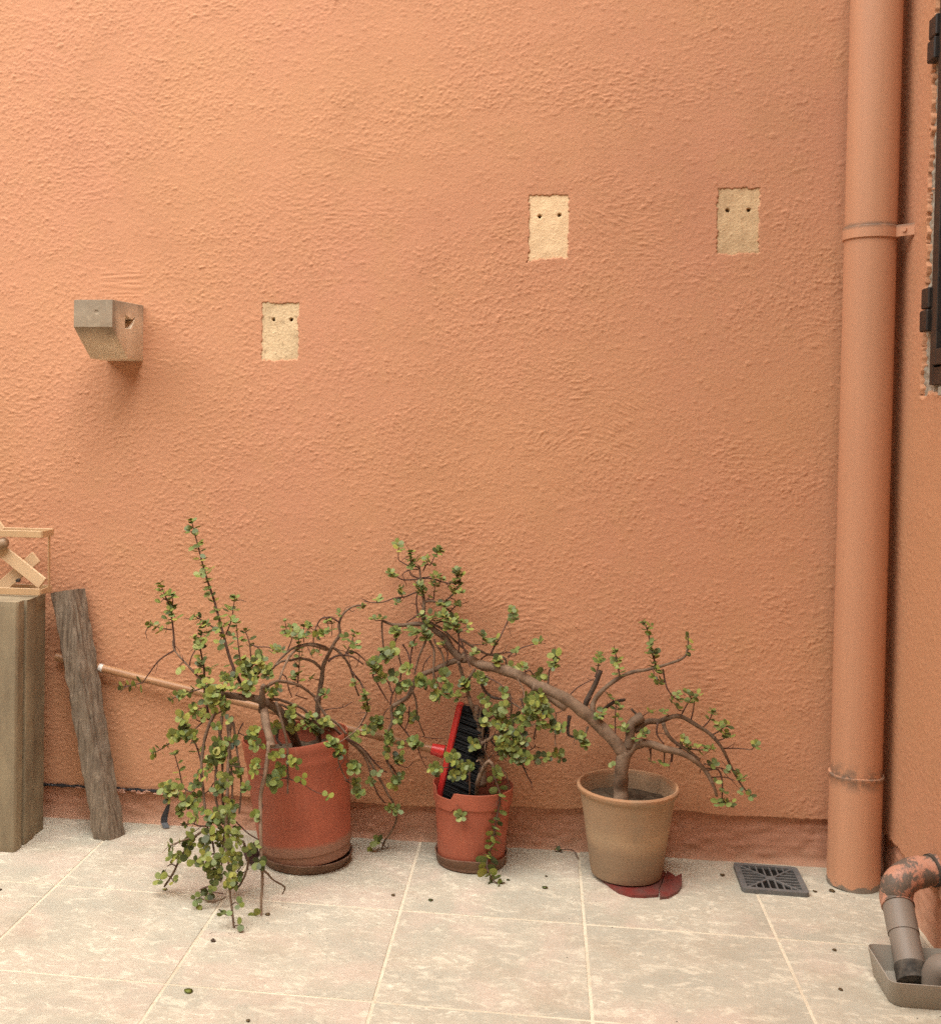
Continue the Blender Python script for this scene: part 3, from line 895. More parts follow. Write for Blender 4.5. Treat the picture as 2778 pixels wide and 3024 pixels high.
bmesh.ops.rotate(bb, matrix=Matrix.Rotation(R(90), 3, 'X') , verts=bb.verts); bmesh.ops.rotate(bb, matrix=Matrix.Rotation(R(-40), 3, 'Z'), verts=bb.verts)
bmesh.ops.translate(bb, vec=(0.0645, -0.0640, 1.719), verts=bb.verts)
link('bolt', bm_mesh('bolt', bb), cl, [M['pipe']])
# black hose end behind the pipe foot
hz = [Vector((0.972, -0.045, 0.0)), Vector((0.975, -0.05, 0.05)), Vector((0.970, -0.045, 0.11)), Vector((0.950, -0.03, 0.14))]
pth = catmull(hz, 4); v, f = tube_data(pth, [0.011] * len(pth), 8)
tag(link('hose', mesh_pydata('hose', v, f, True), None, [M['pipe_dark']]), 'short dark hose in the corner behind the foot of the downpipe', 'hose')

# ------------------------------------------------------------------ grey tray with the two waste pipes
tray = empty('drip_tray', (0.89, -0.69, 0))
tag(tray, 'grey plastic tray on the floor under the waste pipes', 'tray')
def rrect(w, d, r, n=5):
    out = []
    for cx, cy, a0 in ((w / 2 - r, d / 2 - r, 0), (-w / 2 + r, d / 2 - r, 90), (-w / 2 + r, -d / 2 + r, 180), (w / 2 - r, -d / 2 + r, 270)):
        for k in range(n + 1):
            a = R(a0 + 90 * k / n)
            out.append((cx + r * math.cos(a), cy + r * math.sin(a)))
    return out
v, f = [], []
lev = [(0.158, 0.150, 0.028, 0.0), (0.163, 0.155, 0.026, 0.003), (0.178, 0.182, 0.018, 0.058), (0.174, 0.178, 0.016, 0.0585), (0.160, 0.152, 0.024, 0.006)]
rings = []
for w, d, r, z in lev:
    rings.append(len(v)); pts = rrect(w, d, r); v += [(x, y, z) for x, y in pts]
N = len(pts)
for q in range(len(lev) - 1):
    for k in range(N):
        a, b = rings[q] + k, rings[q] + (k + 1) % N
        f.append((a, b, b + N, a + N))
f.append(tuple(range(N - 1, -1, -1))); f.append(tuple(rings[-1] + k for k in range(N)))
me = mesh_pydata('tray_body', v, f, True); auto_smooth(me, 40)
link('tray_body', me, tray, [M['tray']])

wp = empty('waste_pipe', (0, 0, 0))
tag(wp, 'bent grey waste pipe with peeling orange paint dropping into the tray', 'pipe')
def pipe_part(name, pts, r, mat, parent, n=6, sides=28):
    p = catmull(pts, n)
    rr = r if isinstance(r, list) else None
    if rr:
        rad = [rr[min(int(i / (len(p) - 1) * (len(rr) - 1)), len(rr) - 2)] * (1 - ((i / (len(p) - 1) * (len(rr) - 1)) % 1)) + rr[min(int(i / (len(p) - 1) * (len(rr) - 1)) + 1, len(rr) - 1)] * ((i / (len(p) - 1) * (len(rr) - 1)) % 1) if i < len(p) - 1 else rr[-1] for i in range(len(p))]
    else: rad = [r] * len(p)
    v, f = tube_data(p, rad, sides)
    me = mesh_pydata(name, v, f, True); auto_smooth(me, 50)
    return link(name, me, parent, [mat])
D1 = Vector((0.8885, -0.530, 0.118)); D0 = Vector((0.882, -0.668, 0.012))
ax = (D1 - D0).normalized()
pipe_part('straight_pipe', [D0, D0.lerp(D1, 0.5), D1], 0.0315, M['grey_pvc'], wp)
pipe_part('sleeve', [D0.lerp(D1, 0.62), D0.lerp(D1, 0.8), D1 + ax * 0.004], 0.0335, M['grey_pvc'], wp)
pipe_part('pipe_end', [D0 - ax * 0.004, D0 + ax * 0.018, D0 + ax * 0.034], 0.0338, M['pipe_dark'], wp)
pipe_part('elbow', [D1 + ax * 0.0, D1 + ax * 0.024, D1 + Vector((0.006, 0.018, 0.046)), D1 + Vector((0.032, 0.030, 0.064)), D1 + Vector((0.062, 0.040, 0.070))], 0.0362, M['elbow'], wp, 7)
pipe_part('wall_stub', [D1 + Vector((0.056, 0.038, 0.069)), D1 + Vector((0.085, 0.044, 0.073)), D1 + Vector((0.112, 0.050, 0.077))], 0.0335, M['elbow'], wp)
pipe_part('wall_stub_collar', [D1 + Vector((0.082, 0.043, 0.0725)), D1 + Vector((0.086, 0.044, 0.073)), D1 + Vector((0.092, 0.045, 0.074))], 0.0372, M['pipe_dark'], wp)
wp2 = empty('waste_pipe', (0, 0, 0))
tag(wp2, 'short grey elbow pipe lying low over the right end of the tray', 'pipe')
E0 = Vector((0.925, -0.688, 0.012))
pipe_part('elbow', [E0, E0 + Vector((-0.002, -0.004, 0.026)), E0 + Vector((0.006, -0.012, 0.046)), E0 + Vector((0.028, -0.030, 0.050)), E0 + Vector((0.050, -0.046, 0.047))], 0.0315, M['grey_pvc'], wp2, 6)
pipe_part('wall_stub', [E0 + Vector((0.044, -0.042, 0.048)), E0 + Vector((0.056, -0.050, 0.047)), E0 + Vector((0.070, -0.060, 0.046))], 0.0295, M['elbow'], wp2)

# ------------------------------------------------------------------ drain grate
gr = empty('drain_grate', (0.6845, -0.134, 0), (0, 0, R(-1.5)))
tag(gr, 'dark grey square drain grate set in the floor beside the downpipe', 'grate')
GWd, GDp, fw = 0.168, 0.178, 0.015
link('pit_shade', bm_mesh('pit_shade', box_bm((GWd - 0.01, GDp - 0.01, 0.003), (0, 0, 0.0035))), gr, [M['pit_shade']])  # plate lying on the tiles, painted black as the shade inside the drain
fb = bmesh.new()
vo = [fb.verts.new((x, y, z)) for z in (0.001, 0.0125) for x, y in rrect(GWd, GDp, 0.012, 4)]
n1 = len(vo) // 2
vi = [fb.verts.new((x, y, z)) for z in (0.001, 0.0125) for x, y in rrect(GWd - 2 * fw, GDp - 2 * fw, 0.004, 4)]
for k in range(n1):
    k2 = (k + 1) % n1
    fb.faces.new((vo[k], vo[k2], vo[n1 + k2], vo[n1 + k]))
    fb.faces.new((vi[k2], vi[k], vi[n1 + k], vi[n1 + k2]))
    fb.faces.new((vo[n1 + k], vo[n1 + k2], vi[n1 + k2], vi[n1 + k]))
link('frame', bm_mesh('frame', fb), gr, [M['grate']])
hw, hd = GWd / 2 - fw + 0.001, GDp / 2 - fw + 0.001
for sx in (-1, 1):
    for sy in (-1, 1):
        link('diagonal_bar', bm_mesh('diagonal_bar', bar_bm((sx * 0.010, sy * 0.010, 0.0085), (sx * hw, sy * hd, 0.0085), 0.0055, 0.006, 0.0008)), gr, [M['grate']])
link('centre_plate', bm_mesh('centre_plate', box_bm((0.026, 0.022, 0.006), (0, 0, 0.009), 0.001)), gr, [M['grate']])
for k in range(8):
    x = -hw + (k + 0.5) * 2 * hw / 8
    y = max(abs(x) * hd / hw, 0.011)
    for s in (-1, 1):
        if hd - y > 0.006:
            link('bar', bm_mesh('bar', bar_bm((x, s * y, 0.0078), (x, s * hd, 0.0078), 0.0040, 0.006, 0.0006)), gr, [M['grate']])
for k in range(8):
    y = -hd + (k + 0.5) * 2 * hd / 8
    x = max(abs(y) * hw / hd, 0.013)
    for s in (-1, 1):
        if hw - x > 0.006:
            link('bar', bm_mesh('bar', bar_bm((s * x, y, 0.0076), (s * hw, y, 0.0076), 0.0040, 0.006, 0.0006)), gr, [M['grate']])

# ------------------------------------------------------------------ stone mouldings, the folded rack and the timber at the left
def extrude_profile(name, prof, z0, z1, lean=(0, 0), parent=None, mat=None, bev=0.002, rough=0.0006):
    bm = bmesh.new()
    a = [bm.verts.new((x, y, z0)) for x, y in prof]
    b = [bm.verts.new((x + lean[0], y + lean[1], z1)) for x, y in prof]
    bm.faces.new(a[::-1]); bm.faces.new(b)
    side_e = []
    for i in range(len(prof)):
        j = (i + 1) % len(prof)
        bm.faces.new((a[i], a[j], b[j], b[i]))
    bmesh.ops.recalc_face_normals(bm, faces=bm.faces)
    long_e = [e for e in bm.edges if abs(e.verts[0].co.z - e.verts[1].co.z) > 0.1]
    bmesh.ops.subdivide_edges(bm, edges=long_e, cuts=34, use_grid_fill=True)
    bmesh.ops.bevel(bm, geom=[e for e in bm.edges if e.calc_face_angle(0) > 0.5], offset=bev, segments=2, affect='EDGES', profile=0.5)
    for vv in bm.verts:
        vv.co += Vector((random.uniform(-1, 1), random.uniform(-1, 1), random.uniform(-1, 1) * 0.5)) * rough
    me = bm_mesh(name, bm, True); auto_smooth(me, 28)
    return link(name, me, parent, [mat])
profA = [(-1.60, -0.292), (-1.377, -0.292), (-1.372, -0.284), (-1.372, -0.251), (-1.60, -0.251)]
tag(extrude_profile('stone_jamb', profA, 0.0, 0.703, (0.004, 0.008), None, M['jamb']), 'flat weathered olive-brown stone slab standing at the left edge, front of its pair', 'stone slab')
profB = [(-1.60, -0.234), (-1.371, -0.234), (-1.371, -0.180), (-1.3745, -0.176), (-1.3745, -0.104), (-1.60, -0.104)]
tag(extrude_profile('stone_jamb', profB, 0.0, 0.700, (0.004, 0.006), None, M['jamb']), 'weathered stone slab with moulded fluted side, behind the flat slab at left', 'stone slab')

rack = empty('folding_rack', (-1.348, -0.13, 0.703))
tag(rack, 'beige painted metal frame with crossed slats resting on the stone slabs', 'rack')
rz = 0.178
def rk(name, a, b, w, h, mat='beige_metal', up=Vector((0, 0, 1))):
    return link(name, bm_mesh(name, bar_bm(a, b, w, h, 0.0012, up)), rack, [M[mat]])
rk('top_rail', (-0.26, -0.046, rz), (0.0, -0.046, rz), 0.003, 0.020)
rk('top_rail', (-0.26, 0.030, rz), (0.0, 0.030, rz), 0.003, 0.020)
rk('end_rail', (0.0015, -0.046, rz), (0.0015, 0.032, rz), 0.003, 0.020)
rk('bottom_rail', (-0.26, -0.046, 0.012), (-0.004, -0.046, 0.012), 0.003, 0.020)
rk('bottom_rail', (-0.26, 0.030, 0.012), (-0.004, 0.030, 0.012), 0.003, 0.020)
rk('end_rail', (-0.003, -0.044, 0.012), (-0.003, 0.028, 0.012), 0.003, 0.016)
rk('post', (-0.0025, 0.010, 0.002), (-0.0025, 0.010, rz - 0.009), 0.014, 0.003, up=Vector((1, 0, 0)))
def C1(x, y): return (x * .5714, 1450 + y * .5714)
base_r = Vector((-1.348, -0.13, 0.703))
def slat(p, q, y, w, name='slat'):
    a = at(*C1(*p), y) - base_r; b = at(*C1(*q), y) - base_r
    return link(name, bm_mesh(name, bar_bm(a, b, 0.009, w, 0.001, (b - a).cross(Vector((0, 1, 0))))), rack, [M['cream_slat']])
slat((-160, 170), (222, 478), -0.150, 0.036)
slat((190, 340), (-40, 540), -0.128, 0.036)
slat((8, 165), (-120, 270), -0.140, 0.040)
p = [at(*C1(-60, 300), -0.165) - base_r, at(*C1(0, 275), -0.165) - base_r, at(*C1(42, 262), -0.165) - base_r]
v, f = tube_data(catmull(p, 4), [0.016] * 7 + [0.014, 0.009], 14)
link('round_bar', mesh_pydata('round_bar', v, f, True), rack, [M['rod']])
bb = bmesh.new(); bmesh.ops.create_cone(bb, cap_ends=True, segments=10, radius1=0.006, radius2=0.005, depth=0.012)
bmesh.ops.rotate(bb, matrix=Matrix.Rotation(R(90), 3, 'X'), verts=bb.verts)
bmesh.ops.translate(bb, vec=at(*C1(95, 462), -0.15) - base_r, verts=bb.verts)
link('bolt', bm_mesh('bolt', bb), rack, [M['pipe_dark']])

def timber():
    b = [Vector((-1.200, -0.158, 0.0)), Vector((-1.143, -0.162, 0.0)), Vector((-1.118, -0.104, 0.0)), Vector((-1.172, -0.098, 0.0))]
    t = [Vector((-1.362, -0.092, 0.699)), Vector((-1.297, -0.093, 0.712)), Vector((-1.272, -0.036, 0.709)), Vector((-1.334, -0.032, 0.700))]
    n, m = 60, 8
    v, f = [], []
    g = gnoise(n, 4 * m, 0.06, 0.02, 91, 0.01)
    g2 = gnoise(n, 4 * m, 0.5, 0.008, 92, 0.01)
    for i in range(n):
        s = i / (n - 1)
        c4 = [b[k].lerp(t[k], s) for k in range(4)]
        cen = sum(c4, Vector()) / 4
        for k in range(4):
            for q in range(m):
                p = c4[k].lerp(c4[(k + 1) % 4], q / m)
                d = (p - cen).normalized()
                amp = 0.0016 * g[i, k * m + q] - 0.0016 * max(0, g2[i, k * m + q]) - (0.004 if q == 0 else 0.0)
                if k in (1,) and 0.36 < s < 0.42: amp -= 0.008          # a bite out of the right-hand edge
                if k == 1 and s > 0.42: amp -= 0.004
                v.append(p + d * amp)
    N = 4 * m
    for i in range(n - 1):
        for q in range(N):
            a, c = i * N + q, i * N + (q + 1) % N
            f.append((a, c, c + N, a + N))
    f.append(tuple(range(N - 1, -1, -1))); f.append(tuple((n - 1) * N + q for q in range(N)))
    me = mesh_pydata('timber_post', v, f, True); auto_smooth(me, 40)
    tag(link('timber_post', me, None, [M['timber']]), 'rough old grey-brown timber post leaning against the wall beside the stone slabs', 'timber')
timber()

# ------------------------------------------------------------------ broom
HB = at(1297, 2217, -0.105); HE = Vector((-1.368, -0.031, 0.497))
broom = empty('broom', at(1300, 2350, -0.10))
tag(broom, 'red-headed broom with black bristles stuck upside down in the small red pot', 'broom')
bo = broom.location
hx_ = (HE - HB).normalized()
pth = [HB + hx_ * (-0.01) - bo, (HB + HE) / 2 - bo, HE - bo]
hd_ = pipe_part('handle', pth, 0.0118, M['handle'], broom, 4, 16)
k = HB.lerp(HE, (HB.x + 1.222) / (HB.x - HE.x))
pipe_part('paper_label', [k - hx_ * 0.006 - bo, k - bo, k + hx_ * 0.007 - bo], 0.0122, M['white'], broom, 3, 16)
TOPH, BOTH = at(1360, 2078, -0.105), at(1298, 2352, -0.105)
hv = (TOPH - BOTH).normalized()
BOTH2 = BOTH - hv * 0.004
side_v = -hx_ - hv * (-hx_).dot(hv); side_v.normalize()
bh_ = bar_bm(BOTH2 - bo, TOPH - bo, 0.050, 0.017, 0.004, side_v)
me = bm_mesh('head', bh_, True); auto_smooth(me, 30)
head = link('head', me, broom, [M['red_plastic']])
pipe_part('socket', [HB - bo + hx_ * 0.022, HB - bo + hx_ * 0.008, HB - bo - hx_ * 0.014], [0.0155, 0.017, 0.019], M['red_plastic'], broom, 3, 20)
v, f = [], []
Lh = (TOPH - BOTH2).length
for i in range(1500):
    s = random.uniform(0.02, 0.985); yy = random.uniform(-0.022, 0.022)
    root = BOTH2 + hv * (s * Lh) + Vector((0, yy, 0)) + side_v * 0.006
    L = 0.088 * random.uniform(0.9, 1.04) * (1 - 0.25 * max(0, s - 0.8) / 0.2)
    fan = (s - 0.45) * 0.010
    tip = root + side_v * L + hv * (fan + random.uniform(-0.005, 0.005) - 0.008) + Vector((0, yy * 0.35 + random.uniform(-0.004, 0.004), 0))
    mid = root.lerp(tip, 0.5) + hv * random.uniform(-0.002, 0.002)
    w = Vector((0.0003, 0.0008, 0.0009))
    for p in (root, mid, tip):
        v += [p + hv * 0.0009 - bo, p + Vector((0, 0.0009, 0)) - hv * 0.0005 - bo, p - Vector((0, 0.0009, 0)) - hv * 0.0005 - bo]
    b0 = len(v) - 9
    for q in range(2):
        for e in range(3):
            a = b0 + q * 3 + e; c = b0 + q * 3 + (e + 1) % 3
            f.append((a, c, c + 3, a + 3))
tag(link('bristles', mesh_pydata('bristles', v, f), broom, [M['bristle']]), kind='stuff')

# ------------------------------------------------------------------ pots
def soil_disc(name, r, z, parent, seed, seg=40, tilt=0.0):
    v = [(0, 0, z + 0.006)]; f = []
    rs = random.Random(seed)
    for q in range(1, 7):
        for k in range(seg):
            a = 2 * math.pi * k / seg
            rr = r * q / 6
            v.append((rr * math.cos(a), rr * math.sin(a), z + rs.uniform(-0.004, 0.006) + tilt * rr * math.sin(a)))
    for k in range(seg): f.append((0, 1 + k, 1 + (k + 1) % seg))
    for q in range(5):
        for k in range(seg):
            a = 1 + q * seg + k; b = 1 + q * seg + (k + 1) % seg
            f.append((a, a + seg, b + seg, b))
    return link(name, mesh_pydata(name, v, f, True), parent, [M['soil']])

def pot_obj(name, prof, mat, loc, rot, label, func=None, seg=64, ang=35):
    root = empty(name, loc, rot)
    tag(root, label, 'plant pot')
    v, f = lathe(prof, seg, func, close=True)
    me = mesh_pydata('pot_body', v, f, True); auto_smooth(me, ang)
    link('pot_body', me, root, [mat])
    return root

# big red tub, leaning to the left
P1 = Vector((-0.564, -0.193, 0.018))
prof1 = [(0.116, 0.0), (0.121, 0.004), (0.1235, 0.03), (0.127, 0.032), (0.129, 0.055), (0.1285, 0.058), (0.134, 0.13), (0.138, 0.20), (0.1395, 0.268), (0.1430, 0.274), (0.1435, 0.284), (0.1435, 0.305), (0.1455, 0.310), (0.146, 0.330), (0.1445, 0.333), (0.1415, 0.3325), (0.139, 0.31), (0.136, 0.25), (0.133, 0.20)]
f1 = lambda a, r, z, i: (r * (1 + 0.012 * math.cos(2 * a + 0.6) + 0.006 * math.sin(3 * a)), z)
pot1 = pot_obj('plastic_tub', prof1, M['pot_big'], P1, (0, R(-6.2), 0), 'large faded red plastic tub, leaning a little to the left, under the bushiest plant', f1)
soil_disc('soil', 0.136, 0.275, pot1, 3)
sc1 = empty('saucer', (P1.x, P1.y, 0)); tag(sc1, 'dusty brown saucer under the large red plastic tub', 'saucer')
v, f = lathe([(0.108, 0.002), (0.118, 0.003), (0.127, 0.026), (0.130, 0.0275), (0.1285, 0.029), (0.125, 0.028), (0.118, 0.008)], 56)
link('dish', mesh_pydata('dish', v, f, True), sc1, [M['saucer_brown']])

# small red pot with a broken rim
P2 = Vector((-0.112, -0.131, 0.006))
def f2(a, r, z, i):
    d = math.degrees(a) % 360
    if i in (5, 6, 7, 8, 9):
        n = 0.0
        if 205 < d < 243: n = 0.020 * min(1, (d - 205) / 4, (243 - d) / 3)
        elif 243 <= d < 247: n = 0.002
        z = z - max(0, n) * (1 if i in (6, 7, 8) else 0.5)
    return r * (1 + 0.01 * math.sin(2 * a + 1)), z
prof2 = [(0.088, 0.0), (0.0915, 0.004), (0.0935, 0.05), (0.099, 0.12), (0.1025, 0.166), (0.1075, 0.171), (0.109, 0.196), (0.1098, 0.213), (0.1075, 0.214), (0.104, 0.200), (0.100, 0.166), (0.098, 0.13)]
pot2 = pot_obj('plastic_pot', prof2, M['pot_small'], P2, (0, R(0.8), 0), 'small faded red plastic pot with broken rim, holding the broom', f2, 72)
soil_disc('soil', 0.0985, 0.150, pot2, 4)
sc2 = empty('saucer', (P2.x, P2.y, 0)); tag(sc2, 'dusty brown saucer under the small broken red pot', 'saucer')
v, f = lathe([(0.084, 0.002), (0.093, 0.003), (0.099, 0.030), (0.1005, 0.0335), (0.099, 0.035), (0.0960, 0.033), (0.0945, 0.006)], 56, lambda a, r, z, i: (r, z + (0.003 * math.sin(3 * a) if i in (2, 3, 4, 5) else 0)))
link('dish', mesh_pydata('dish', v, f, True), sc2, [M['saucer_brown']])

# terracotta pot
P3 = Vector((0.306, -0.166, 0.010))
prof3 = [(0.086, 0.0), (0.092, 0.003), (0.0945, 0.012), (0.1025, 0.07), (0.1095, 0.12), (0.117, 0.17), (0.1235, 0.21), (0.1265, 0.222), (0.131, 0.2255), (0.1345, 0.231), (0.1345, 0.238), (0.131, 0.2425), (0.1265, 0.2415), (0.1235, 0.235), (0.1195, 0.21), (0.113, 0.17)]
f3 = lambda a, r, z, i: (r * (1 + 0.006 * math.sin(2 * a + 0.4) + 0.004 * math.sin(3 * a)), z + 0.0015 * math.sin(a + 0.5) * (z / 0.24))
pot3 = pot_obj('terracotta_pot', prof3, M['terracotta'], P3, (0, 0, 0), 'tapered tan terracotta pot with rolled rim, stained darker at its foot', f3, 72)
soil_disc('soil', 0.117, 0.196, pot3, 5)
# broken red saucer under it
def C6(x, y): return (1580 + x * .4571, 1780 + y * .4571)
bs = empty('broken_saucer', (0.33, -0.2, 0)); tag(bs, 'broken red plastic saucer pieces sticking out under the terracotta pot', 'saucer')
def shard(name, pts, z0, z1, parent, mat, lift=None):
    bm = bmesh.new()
    vs_ = []
    for i, q in enumerate(pts):
        p = on_floor(*q) - parent.location
        dz = lift[i] if lift else 0
        vs_.append((p.x, p.y, dz))
    a = [bm.verts.new((x, y, z0 + d)) for x, y, d in vs_]; b = [bm.verts.new((x, y, z1 + d)) for x, y, d in vs_]
    bm.faces.new(a[::-1]); bm.faces.new(b)
    for i in range(len(pts)):
        j = (i + 1) % len(pts)
        bm.faces.new((a[i], a[j], b[j], b[i]))
    return link(name, bm_mesh(name, bm), parent, [mat])
shard('shard', [C6(*q) for q in ((430, 1800), (480, 1845), (540, 1885), (620, 1908), (700, 1912), (795, 1905), (800, 1860), (840, 1760), (700, 1640), (520, 1660))], 0.0005, 0.0085, bs, M['saucer_red'])
shard('shard', [C6(*q) for q in ((803, 1922), (860, 1915), (920, 1880), (946, 1845), (944, 1790), (905, 1800), (850, 1752), (842, 1770), (804, 1862))], 0.0005, 0.0080, bs, M['saucer_red'], [0, 0, 0, 0.003, 0.010, 0.006, 0.002, 0, 0])

# ------------------------------------------------------------------ the three plants
CROP = {'K1': (500, 1780, .21645), 'K2': (800, 1780, .21645), 'K3': (1100, 1580, .21645), 'K4': (1100, 1900, .21645), 'K5': (450, 2150, .2983),
        'K6': (1350, 1850, .21645), 'K7': (950, 2100, .2237), 'C6': (1580, 1780, .4571), 'C2': (350, 1500, .4329), 'C3': (350, 2100, .4329),
        'C4': (1000, 1550, .4329), 'C5': (1200, 2000, .323)}
def cpx(c, x, y):
    a, b, s = CROP[c]
    return (a + x * s, b + y * s)

